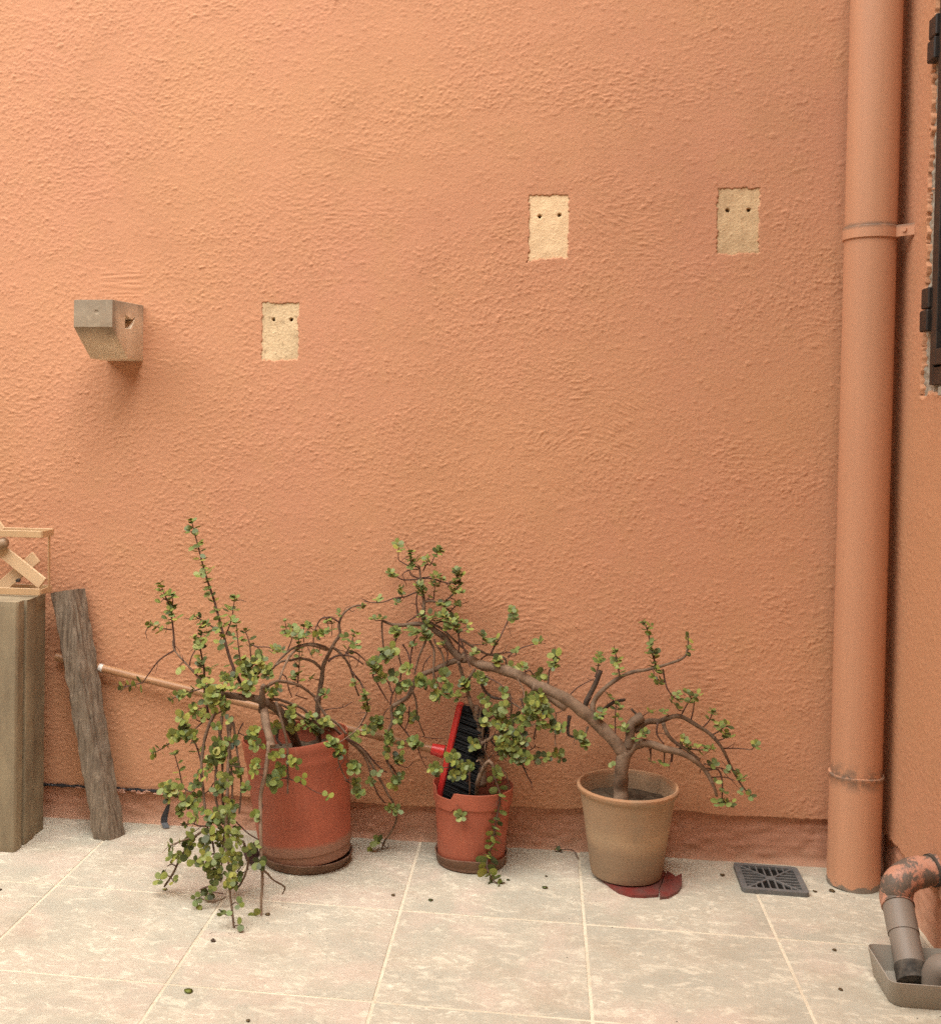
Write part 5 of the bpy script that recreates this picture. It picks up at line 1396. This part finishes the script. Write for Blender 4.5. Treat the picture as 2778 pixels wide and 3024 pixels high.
# leaf rosettes: crop -> (x, y, leaves)
CL = {
'K4': [(480,560,9),(720,540,9),(900,720,9),(1050,620,8),(200,180,7),(260,80,5),(50,250,6),(60,350,5),(480,350,6),(980,450,6),(1460,460,6),(400,930,7),(340,1030,5),(560,1000,5),(60,1080,6),(220,1280,6),(570,1350,6),(350,1580,5),(860,1700,7),(1400,1380,5),(1110,1590,6),(1330,1650,8),(1120,1780,6),(1690,1770,6),(1250,550,5),(1790,650,3),(130,470,4),(300,450,4),(620,500,6),(830,560,5),(970,690,5),(1150,720,4),(400,600,5),(1210,1780,4),(1270,1700,4)],
'K3': [(330,1310,7),(580,1340,7),(690,1320,7),(680,1110,7),(620,690,7),(640,790,6),(390,730,5),(400,800,5),(240,520,7),(80,880,4),(350,130,4),(360,190,3),(520,240,4),(520,330,5),(590,360,4),(740,330,5),(700,410,4),(930,190,5),(880,250,4),(860,590,6),(940,600,6),(1120,670,6),(1180,550,6),(1130,500,5),(1200,680,5),(1080,770,5),(1200,770,4),(820,660,5),(920,960,6),(1000,960,4),(1150,940,4),(960,1090,6),(830,1110,5),(1060,1200,6),(1160,1190,6),(1170,1280,6),(1030,1280,5),(960,1480,5),(540,1500,4),(1510,1380,6),(1560,1450,5),(1690,1420,5),(1660,1490,5),(1400,1600,5),(1690,1700,5),(130,1130,4),(740,1210,4),(860,1180,4),(1000,1130,5),(1110,1130,4),(1280,1210,3),(1300,1290,3),(540,440,4),(690,740,4),(330,910,4),(500,1290,5),(740,1390,5),(290,570,4)],
'K2': [(290,310,4),(280,410,5),(500,310,4),(480,450,4),(640,440,5),(790,260,4),(800,390,5),(730,410,4),(30,650,5),(150,640,4),(560,1020,4),(300,1000,4),(1150,1100,6),(1290,1330,8),(1290,1440,7),(1290,1260,5),(740,1240,5),(620,1720,7),(700,1640,6),(270,1530,7),(290,1440,5),(560,1540,5),(1440,1620,7),(1300,1740,5),(1600,1800,6),(1690,400,7),(1340,860,6),(1430,920,7),(1530,650,4),(1640,720,6),(1560,760,6),(1240,70,4),(1400,210,4),(940,150,3),(180,420,4),(370,420,4),(560,700,3),(660,680,3),(520,1640,5),(440,1680,4),(780,1660,4),(1000,470,3),(1150,570,4)],
'K1': [(1060,880,7),(1180,990,7),(1340,930,7),(960,860,5),(1120,800,4),(1270,780,5),(1420,1230,10),(980,1150,6),(720,1160,6),(860,1160,5),(790,1050,5),(890,1040,4),(590,1250,6),(700,1330,6),(610,1430,5),(780,1480,3),(790,1600,3),(450,1100,5),(550,1110,3),(330,1420,5),(350,1500,5),(470,1530,4),(180,1560,5),(640,1680,5),(230,1680,7),(310,1780,7),(180,1750,6),(60,1810,5),(130,870,2),(430,800,3),(400,890,2),(560,890,2),(430,570,4),(1650,1530,8),(1690,1700,5),(170,1270,4),(1160,1760,7),(1440,1690,4),(740,1000,4),(1040,950,6),(1130,1060,6),(1240,900,6),(1060,1160,5),(640,1200,4),(540,1330,5),(760,1380,4),(1100,1200,4),(1350,1200,5),(1480,1160,4),(1210,760,3),(1360,990,5)],
'K5': [(660,260,10),(720,270,6),(590,270,5),(660,180,4),(570,410,6),(850,440,7),(1020,360,10),(1010,440,4),(800,350,4),(720,500,5),(740,520,5),(640,620,4),(930,590,7),(760,750,6),(740,810,6),(800,770,4),(1020,860,7),(580,910,5),(680,900,7),(770,890,5),(830,1010,6),(860,1090,5),(780,1050,5),(800,1170,5),(830,1250,7),(760,1270,5),(110,590,6),(180,620,6),(260,620,4),(150,700,5),(330,720,7),(400,760,6),(290,820,5),(430,880,7),(450,450,5),(420,560,6),(340,1160,9),(400,1140,4),(400,1040,3),(190,1280,5),(280,1270,4),(360,1290,3),(430,1320,4),(510,1320,3),(590,1390,6),(600,1290,3),(620,1480,6),(690,1430,5),(760,1540,9),(840,1470,6),(830,1550,5),(560,1640,6),(480,1670,3),(640,1060,6),(560,1050,5),(520,1150,4),(530,1230,5),(440,690,4),(1000,170,6),(1050,170,4),(960,1210,4),(1060,1330,6),(1020,1160,4),(1200,270,5),(1260,380,5),(1200,500,4),(1210,560,4),(210,90,5),(80,1500,4),(210,1520,3),(430,1770,2),(740,1810,2),(700,1840,2),(850,1740,3),(350,110,6),(290,80,5),(430,1690,3),(500,820,4),(640,130,4),(740,130,4),(800,130,4),(570,330,5),(540,480,4),(690,570,5),(600,840,4),(700,1000,5),(660,1130,5),(700,1250,5),(640,1330,5),(790,1420,5),(600,1560,4),(850,1330,4),(850,1950,2),(1030,1860,2)],
'C3': [(1060,470,5),(1060,500,4),(1180,340,5),(1210,360,4),(1270,320,4),(1330,370,4),(1250,455,3),(1430,570,3),(1600,375,5),(1625,490,3),(1635,550,4),(1440,220,5),(1500,260,5),(1330,120,6),(1420,80,5),(1100,300,4),(1110,410,4),(930,130,5),(900,170,4)],
'K7': [(390,700,4),(440,760,5),(470,740,4),(480,1050,5),(460,950,3),(240,500,5),(130,420,5),(240,560,4),(740,150,6),(650,250,5),(440,340,4),(880,330,5),(900,380,3),(1230,400,6),(1270,450,3),(1040,450,5),(1020,590,4),(1040,640,4),(980,900,7),(950,960,5),(650,930,5),(900,1280,6),(1000,1310,5),(740,1720,5),(680,1860,2),(860,540,4),(1050,860,4),(740,800,3)],
'K6': [(290,670,8),(360,740,5),(540,470,6),(780,310,3),(1110,220,4),(1330,390,3),(1330,470,4),(1310,540,3),(740,550,4),(890,550,5),(1060,730,3),(1120,660,4),(380,1220,3),(390,1310,3),(600,1380,6),(700,1340,5),(960,1260,3),(1130,1270,5),(1140,1350,4),(930,1560,4),(800,1700,5),(940,1790,5),(850,1830,5),(1370,1740,7),(1410,1810,3),(1110,1790,3),(1220,1780,4),(640,1560,7),(750,1500,8),(860,1450,6),(700,1620,6),(580,1640,6),(620,1750,6),(850,1640,5),(760,1800,5),(1060,1150,7),(1150,1050,7),(1120,940,6),(1000,1050,6),(950,950,4),(1250,1180,5),(1000,1200,5),(560,1170,4),(480,1170,5),(330,980,4),(410,1040,4),(620,890,3),(1700,1500,6),(1650,1480,4),(1740,1620,4),(120,830,4),(70,760,4),(230,1600,4),(1290,1370,4),(1410,1390,5),(680,1700,5),(780,1580,5),(660,1480,5),(560,1540,5),(880,1300,4),(800,1230,4),(1180,1140,5),(1080,1010,5),(980,1130,4),(560,1280,4),(640,1100,4)],
'C6': [(125,380,5),(125,410,4),(410,380,5),(415,345,4),(520,320,4),(520,380,4),(540,420,3),(540,465,3),(745,150,2),(740,205,3),(745,270,4),(760,325,4),(755,390,4),(780,440,6),(760,480,6),(810,500,5),(800,520,4),(990,300,3),(990,225,3),(1000,340,2),(880,640,6),(930,630,4),(910,670,3),(740,700,6),(830,700,4),(990,640,4),(1010,610,5),(975,575,4),(1050,590,4),(920,590,4),(1140,710,5),(1190,800,5),(1220,840,5),(1240,790,3),(1250,870,3),(410,740,6),(430,710,4),(580,820,6),(700,840,6),(650,870,3),(290,870,5),(320,910,4),(960,880,6),(980,910,4),(1040,930,4),(1110,940,4),(1420,920,6),(1150,1040,4),(1300,1110,6),(1330,1130,4),(1250,1090,2),(1390,1240,4),(1330,1220,3),(1180,1290,4),(1220,1290,5),(1250,1300,4),(1270,1290,3),(830,1040,4),(750,1025,3),(490,1025,2),(1215,1220,3),(1160,1160,2),(480,610,4),(540,670,3),(540,735,3)],
'C4': [(1190,600,6),(1195,640,6),(1180,575,4)],
'C2': [(560,450,4),(620,410,3),(610,495,3),(610,550,4),(630,595,3),(655,690,2),(700,735,3),(690,820,3),(690,900,2),(770,870,2),(795,612,3),(760,690,3),(820,695,2),(770,765,3),(520,740,3),(600,790,4),(560,790,2),(590,810,4),(520,870,3),(600,870,2),(545,930,4),(560,1050,3),(630,1090,2),(285,560,3),(330,590,3),(370,600,2),(290,640,2),(350,700,5),(390,740,3),(335,760,2),(240,790,3),(300,830,2),(370,690,3),(510,90,3),(545,155,2),(490,160,2),(560,260,2),(515,275,2),(595,340,2),(545,350,2)],
'C5': [(500,1270,6),(230,840,5),(290,855,5),(415,730,4),(420,910,5),(505,885,5),(490,790,4),(610,640,4)],
}

# --- leaf meshes (fleshy round leaves), a few shapes x a few greens
def leaf_shape(seed):
    rs = random.Random(seed)
    wd = rs.uniform(0.40, 0.50); th = rs.uniform(0.025, 0.045); cup = rs.uniform(-0.02, 0.10)
    n = 10
    out = []
    for k in range(n):
        a = 2 * math.pi * k / n
        y = 0.5 - 0.5 * math.cos(a)
        x = math.sin(a) * wd * (0.72 + 0.36 * y)
        out.append((x, y, cup * (x * x * 3 + (y - 0.5) ** 2)))
    v = list(out)
    v.append((0, 0.55, th + cup * 0.0)); v.append((0, 0.55, -th))
    f = []
    for k in range(n):
        k2 = (k + 1) % n
        f.append((k, n, k2)); f.append((k2, n + 1, k))
    f = [t[::-1] for t in f]
    return v, f
SHAPES = [leaf_shape(s) for s in range(4)]
LEAF_ME = {}
def leaf_mesh(s, c):
    if (s, c) not in LEAF_ME:
        me = mesh_pydata('leaf', SHAPES[s][0], SHAPES[s][1], True); auto_smooth(me, 60)
        me.materials.append(LEAF_M[c])
        LEAF_ME[(s, c)] = me
    return LEAF_ME[(s, c)]

def frame_from(dirv, nrm):
    y = dirv.normalized()
    z = (nrm - y * nrm.dot(y)).normalized()
    x = y.cross(z)
    return Matrix(((x.x, y.x, z.x), (x.y, y.y, z.y), (x.z, y.z, z.z)))

def rnd_vec(s=1.0):
    return Vector((random.gauss(0, 1), random.gauss(0, 1), random.gauss(0, 1))) * s

class Plant:
    def __init__(s, name, label, base, branches):
        s.root = empty(name, base)
        tag(s.root, label, 'plant')
        s.base = Vector(base)
        s.pal = [2.0, 3.2, 3.2, 2.4, 1.0, 0.5, 0.8]
        s.leaves = []           # (origin, 3x3, size, shape, colour)
        s.stubs = []
        s.pts2 = []; s.pts3 = []; s.dirs = []
        for br in branches: s.add_branch(*br)
    def add_branch(s, crop, d0, d1, r0, r1, bark, lf, pts):
        px = [cpx(crop, *p) for p in pts]
        L = [0]
        for i in range(1, len(px)): L.append(L[-1] + math.dist(px[i], px[i - 1]))
        w = [at(p[0], p[1], d0 + (d1 - d0) * l / L[-1]) for p, l in zip(px, L)]
        for i in range(1, len(w) - 1):
            w[i] = w[i] + Vector((0, random.uniform(-1, 1) * min(0.008, 0.3 * (w[i] - w[i - 1]).length), 0))
        path = catmull(w, 4)
        n = len(path)
        thick = max(r0, r1) > 7
        rad = []
        for i in range(n):
            t = i / (n - 1)
            r = (r0 + (r1 - r0) * t) * 0.001 * 0.92
            if not thick: r *= 1 + 0.10 * math.sin(i * 2.1) * (bark != 'twig')
            else: r *= 1 + 0.05 * math.sin(i * 1.3)
            rad.append(r)
        if r1 <= 1.8: rad[-1] *= 0.6
        v, f = tube_data(path, rad, 14 if thick else 7 if r0 > 3 else 6, True, 0.05 if thick else 0.03)
        me = mesh_pydata('branch', [p - s.base for p in v], f, True)
        link('trunk' if r0 > 12.9 and bark != 'dead' and d0 == d1 or r0 == 15 and crop == 'K6' or (r0 == 9.5 and crop == 'K2') else 'branch', me, s.root, [M[bark]])
        for i in range(n):
            s.pts3.append(path[i]); s.dirs.append((path[min(i + 1, n - 1)] - path[max(i - 1, 0)]).normalized())
        if lf:
            f0, sp, sz = lf
            acc = [0]
            for i in range(1, n): acc.append(acc[-1] + (path[i] - path[i - 1]).length)
            d = acc[-1] * f0 + random.uniform(0, 0.5) * sp * 0.001
            k = 0
            while d < acc[-1]:
                i = max(j for j in range(n) if acc[j] <= d)
                i = min(i, n - 2)
                t = (d - acc[i]) / max(acc[i + 1] - acc[i], 1e-6)
                p = path[i].lerp(path[i + 1], t)
                tan = (path[i + 1] - path[i]).normalized()
                frac = d / acc[-1]
                s.pair(p, tan, k, sz * 0.00142 * random.uniform(0.8, 1.15) * (1.0 - 0.25 * frac), rad[i])
                d += sp * 0.001 * random.uniform(0.75, 1.25) * (1.0 - 0.3 * frac); k += 1
            s.rosette(path[-1], (path[-1] - path[-2]).normalized(), 4, sz * 0.0010)
    def pair(s, p, tan, k, size, rad):
        side = Vector((1, 0, 0)) if k % 2 == 0 else Vector((0, 1, 0))
        side = side + rnd_vec(0.25)
        side = (side - tan * side.dot(tan)).normalized()
        for sg in (-1, 1):
            if random.random() < 0.06: continue
            dv = side * sg + tan * random.uniform(0.05, 0.5) + Vector((0, 0, random.uniform(-0.15, 0.15)))
            nr = tan * 0.8 + Vector((0, -0.55, 0.35)) + rnd_vec(0.28)
            s.leaf(p + dv.normalized() * rad, dv, nr, size * random.uniform(0.85, 1.15))
    def leaf(s, o, dv, nr, size):
        w = s.pal
        c = random.choices(range(7), w)[0]
        s.leaves.append((o, frame_from(dv, nr), size, random.randrange(4), c))
    def rosette(s, p, axis, n, size, stub=None):
        axis = axis.normalized()
        u = axis.orthogonal().normalized(); v = axis.cross(u)
        a0 = random.uniform(0, 6.28)
        for i in range(n):
            ring = i // 4
            a = a0 + (i % 4) * math.pi / 2 + ring * 0.8 + random.uniform(-0.3, 0.3)
            rad = u * math.cos(a) + v * math.sin(a)
            tl = R(random.uniform(5, 30) + ring * 16)
            dv = rad * math.cos(tl) + axis * math.sin(tl)
            nr = axis * math.cos(tl) - rad * math.sin(tl) + rnd_vec(0.18)
            s.leaf(p + axis * (ring * size * 0.35 + random.uniform(-0.3, 0.1) * size) + rad * size * 0.06, dv, nr, size * random.uniform(0.78, 1.18) * (1 - 0.12 * ring))
    def finish(s, limit=300):
        # stubs joined, biggest / nearest leaves as parts of their own, the rest joined
        v, f = [], []
        for a, b, r in s.stubs:
            m = a.lerp(b, 0.5) + rnd_vec(0.1 * (b - a).length)
            tv, tf = tube_data([a - s.base, m - s.base, b - s.base], [r, r * 0.85, r * 0.6], 5)
            o = len(v); v += tv; f += [tuple(i + o for i in t) for t in tf]
        if v: tag(link('twigs', mesh_pydata('twigs', v, f, True), s.root, [M['twig']]), kind='stuff')
        ls = sorted(s.leaves, key=lambda q: q[0].y - 6.0 * q[2])
        for o, m, size, sh, c in ls[:limit]:
            ob = link('leaf', leaf_mesh(sh, c), s.root)
            ob.matrix_local = Matrix.Translation(o - s.base) @ m.to_4x4() @ Matrix.Scale(size, 4)
        v, f, mi = [], [], []
        for o, m, size, sh, c in ls[limit:]:
            b = len(v)
            for q in SHAPES[sh][0]: v.append(m @ (Vector(q) * size) + o - s.base)
            for t in SHAPES[sh][1]:
                f.append(tuple(i + b for i in t)); mi.append(c)
        if v:
            me = mesh_pydata('leaves', v, f, True)
            for x in LEAF_M: me.materials.append(x)
            me.polygons.foreach_set('material_index', mi); auto_smooth(me, 60)
            tag(link('leaves', me, s.root), kind='stuff')

pA = Plant('succulent_shrub', 'sprawling jade-like succulent in the large red tub, drooping to the floor', (P1.x - 0.02, P1.y, 0.30), A_BR)
pC = Plant('succulent_shrub', 'thick-trunked succulent in the terracotta pot, one limb reaching far left', (P3.x, P3.y, 0.21), C_BR)
pB = Plant('succulent_shrub', 'small leafy succulent in the broken red pot beside the broom', (P2.x, P2.y, 0.16), B_BR)
plants = [pA, pC, pB]
def project(p):
    d = p - CAM_POS
    z = d.dot(CF)
    return CAM_CX + CAM_F * d.dot(CR) / z, CAM_CY - CAM_F * d.dot(CU) / z
proj_all = [np.array([project(p) for p in pl.pts3]) for pl in plants]
for crop, items in CL.items():
    for (x, y, n) in items:
        q = np.array(cpx(crop, x, y))
        best = None
        for k, pl in enumerate(plants):
            d = np.hypot(*(proj_all[k] - q).T)
            i = int(d.argmin())
            if best is None or d[i] < best[0]: best = (d[i], k, i)
        dd, k, i = best
        pl = plants[k]
        near = pl.pts3[i]
        depth = near.y - random.uniform(0.004, 0.022) - min(0.02, dd * 0.0002)
        p = at(q[0], q[1], depth)
        up_ = crop in ('K3', 'C6', 'K2', 'C2')
        toward = Vector((random.uniform(-0.55, 0.55), (-0.48 if up_ else -0.85) + random.uniform(-0.3, 0.4), (0.85 if up_ else 0.5) + random.uniform(-0.4, 0.35)))
        pl.pal = ([3.2, 3.2, 2.0, 1.3, 0.7, 2.2, 0.5] if crop in ('K1', 'C3', 'C5') else [2.6, 3.2, 2.4, 2.0, 1.4, 1.3, 0.6] if crop == 'K5' else
                  [1.6, 3.0, 3.2, 2.4, 1.0, 0.5, 1.2])
        axis = (toward + pl.dirs[i] * random.uniform(-0.2, 0.35)).normalized()
        size = random.uniform(0.0138, 0.0212) * (1.08 if crop in ('K5', 'K1', 'C5', 'C3') else 1.10 if crop in ('K4', 'K6') else 0.97)
        if crop == 'C6': size *= 0.92
        pl.rosette(p, axis, n + (1 if n > 3 and crop in ('K1', 'K2', 'K3', 'K4', 'K6') else 0), size)
        if (p - near).length > 0.006:
            pl.stubs.append((near, p - axis * 0.002, 0.0015))
for pl in plants:                       # thin bare twigs in the tangle
    cand = [i for i in range(len(pl.pts3)) if pl.pts3[i].z > 0.1]
    for i in random.sample(cand, min(len(cand), 110)):
        a = pl.pts3[i]
        dv = (pl.dirs[i] * random.uniform(-0.3, 0.8) + rnd_vec(0.6) + Vector((0, -0.1, random.choice((-0.5, 0.4))))).normalized()
        b = a + dv * random.uniform(0.012, 0.045)
        if b.y < -0.03: pl.stubs.append((a, b, random.uniform(0.0008, 0.0014)))
for pl in plants: pl.finish()

# ------------------------------------------------------------------ litter on the floor
# black curled strip against the wall foot
v, f = [], []
cur = [(498, 2372, -0.022), (490, 2390, -0.024), (481, 2412, -0.028), (480, 2430, -0.034), (488, 2446, -0.044)]
wd_ = [0.003, 0.010, 0.014, 0.014, 0.012]
pts = [at(a, b, y) for a, b, y in cur]
pts[-1].z = 0.004
for p, w in zip(pts, wd_):
    v += [p + Vector((-w * 0.3, -0.002, 0)), p + Vector((w, 0.004, 0.001)), p + Vector((w, 0.006, 0.001)), p + Vector((-w * 0.3, 0.0, 0))]
v += [at(505, 2444, -0.055) , at(503, 2440, -0.05)]
for i in range(len(pts) - 1):
    for k in range(4):
        a = i * 4 + k; b = i * 4 + (k + 1) % 4
        f.append((a, b, b + 4, a + 4))
v = v[:-2]
f += [(3, 2, 1, 0), tuple(len(v) - 4 + k for k in range(4))]
tag(link('plastic_strip', mesh_pydata('plastic_strip', v, f), None, [M['black']]), 'curled black strip propped against the foot of the wall', 'strip')
# dark shard beside the big tub
sh_o = empty('plastic_shard', (-0.70, -0.2, 0)); tag(sh_o, 'dark brown broken plastic piece leaning beside the large red tub', 'shard')
bm = bmesh.new()
c3 = lambda x, y: cpx('C3', x, y)
quad = [(at(*c3(848, 845), -0.262), 0), (at(*c3(938, 778), -0.235), 0), (at(*c3(965, 880), -0.24), 0), (at(*c3(915, 948), -0.268), 0), (at(*c3(872, 915), -0.272), 0)]
lowest = min(q[0].z for q in quad)
va = [bm.verts.new(q[0] - sh_o.location - Vector((0, 0, lowest - 0.001))) for q in quad]
vb = [bm.verts.new(q[0] - sh_o.location - Vector((0, -0.003, lowest - 0.001))) for q in quad]
bm.faces.new(va); bm.faces.new(vb[::-1])
for i in range(5): bm.faces.new((va[i], va[(i + 1) % 5], vb[(i + 1) % 5], vb[i]))
link('piece', bm_mesh('piece', bm), sh_o, [M['shard']])

def fallen(px, py, size, col, label, group=None, tilt=0.15, name='fallen_leaf', cat='leaf'):
    me = bpy.data.meshes.new('fallen_leaf')
    v = [Vector((x, y - 0.5, z + 0.06 + 0.35 * x * x)) * size * 0.85 for x, y, z in SHAPES[0][0]]
    me = mesh_pydata('fallen_leaf', v, SHAPES[0][1], True)
    o = link(name, me, None, [col])
    p = on_floor(px, py)
    o.location = (p.x, p.y, 0.0022)
    o.rotation_euler = (random.uniform(-tilt, tilt), random.uniform(-tilt, tilt), random.uniform(0, 6.28))
    tag(o, label, cat, group)
    return o
G_ = 'fallen leaves on the floor'
fallen(487, 2629, 0.017, LEAF_M[5], 'yellowed fallen leaf on the floor left of the drooping plant', G_)
fallen(790, 2703, 0.016, M['dry_leaf'], 'brown fallen leaf beside the tip of the bare hanging stem', G_)
fallen(556, 2931, 0.024, LEAF_M[1], 'green fallen leaf alone on the front tiles at lower left', G_)
fallen(1609, 2624, 0.020, LEAF_M[3], 'dark green fallen leaf on the floor left of the terracotta pot', G_)
fallen(1272, 2661, 0.016, LEAF_M[4], 'dark fallen leaf on the floor in front of the small red pot', G_)
fallen(1161, 2646, 0.014, M['dry_leaf'], 'brown fallen leaf on the tile joint between the two red pots', G_)
fallen(2132, 2587, 0.018, M['dry_leaf'], 'brown fallen leaf on the floor just left of the drain grate', G_)
fallen(2405, 2635, 0.016, M['dry_leaf'], 'dark curled leaf on the floor right of the drain grate', G_)
fallen(2455, 2634, 0.020, M['dry_leaf'], 'dark curled leaf at the foot of the downpipe', G_)
fallen(2462, 2808, 0.013, M['dry_leaf'], 'small brown leaf on the floor left of the grey tray', G_)
fallen(2480, 2925, 0.012, M['dry_leaf'], 'small brown leaf on the front tiles at lower right', G_)
fallen(1500, 2601, 0.012, LEAF_M[4], 'dark leaf scrap right of the trailing shoot of the small pot', G_)
fallen(1612, 2590, 0.010, M['dry_leaf'], 'small dark scrap near the floor joint left of the terracotta pot', G_)
fallen(733, 3018, 0.012, M['dry_leaf'], 'dark leaf scrap at the bottom edge of the floor', G_)
def crumb(px, py, r, label):
    bm = bmesh.new()
    bmesh.ops.create_icosphere(bm, subdivisions=1, radius=r)
    for vv in bm.verts: vv.co *= random.uniform(0.6, 1.25); vv.co.z *= 0.7
    p = on_floor(px, py)
    o = link('soil_crumb', bm_mesh('soil_crumb', bm), None, [M['dead']])
    o.location = (p.x, p.y, r * 0.5)
    tag(o, label, 'soil crumb', 'soil crumbs on the floor')
crumb(630, 2782, 0.0075, 'black soil crumb on the front tile below the drooping plant')
crumb(2, 2630, 0.005, 'dark soil crumb at the left edge of the floor')
# joined dust-sized grit
v, f = [], []
for i in range(150):
    r_ = random.random()
    if r_ < 0.25: x, y = random.gauss(-0.68, 0.12), random.gauss(-0.62, 0.10)
    elif r_ < 0.45: x, y = random.uniform(-1.3, 0.95), -0.02 - abs(random.gauss(0, 0.03))
    elif r_ < 0.6: x, y = random.gauss(0.84, 0.10), random.gauss(-0.19, 0.05)
    elif r_ < 0.7: x, y = random.gauss(0.20, 0.03), random.gauss(-0.28, 0.06)
    else: x, y = random.uniform(-1.6, 0.95), random.uniform(-1.1, -0.05)
    if y > -0.016 or x > 0.96: continue
    s_ = random.uniform(0.0007, 0.0019); a = random.uniform(0, 6.28); b = len(v)
    for k in range(3): v.append((x + s_ * math.cos(a + k * 2.1) * random.uniform(0.6, 1.6), y + s_ * math.sin(a + k * 2.1), 0.0012))
    v.append((x, y, 0.0012 + s_))
    f += [(b, b + 1, b + 3), (b + 1, b + 2, b + 3), (b + 2, b, b + 3)]
tag(link('grit', mesh_pydata('grit', v, f), None, [M['soil']]), 'dark soil grit scattered over the tiles', 'grit', kind='stuff')
# fallen twig by the wall, left of the terracotta pot
ft = empty('fallen_twig', (0.13, -0.07, 0)); tag(ft, 'thin fallen twig with a few leaves at the wall foot by the terracotta pot', 'twig')
tp = [on_floor(1648, 2512), on_floor(1675, 2510), on_floor(1695, 2525), on_floor(1708, 2540)]
tp = [p - ft.location + Vector((0, 0, 0.004 + 0.006 * (i in (1, 2)))) for i, p in enumerate(tp)]
for p in tp: p.y = min(p.y, -0.02 + 0.07)
v, f = tube_data(catmull(tp, 4), [0.0014] * 13, 5)
link('stem', mesh_pydata('stem', v, f, True), ft, [M['twig']])
for k in range(5):
    o = link('leaf', leaf_mesh(k % 4, 3 + k % 2), ft)
    o.matrix_local = Matrix.Translation(tp[0] + Vector((random.uniform(-0.012, 0.012), -0.006, 0.004))) @ frame_from(rnd_vec(), Vector((0, -0.5, 1)) + rnd_vec(0.3)).to_4x4() @ Matrix.Scale(0.013, 4)

print('objects', len(bpy.data.objects))
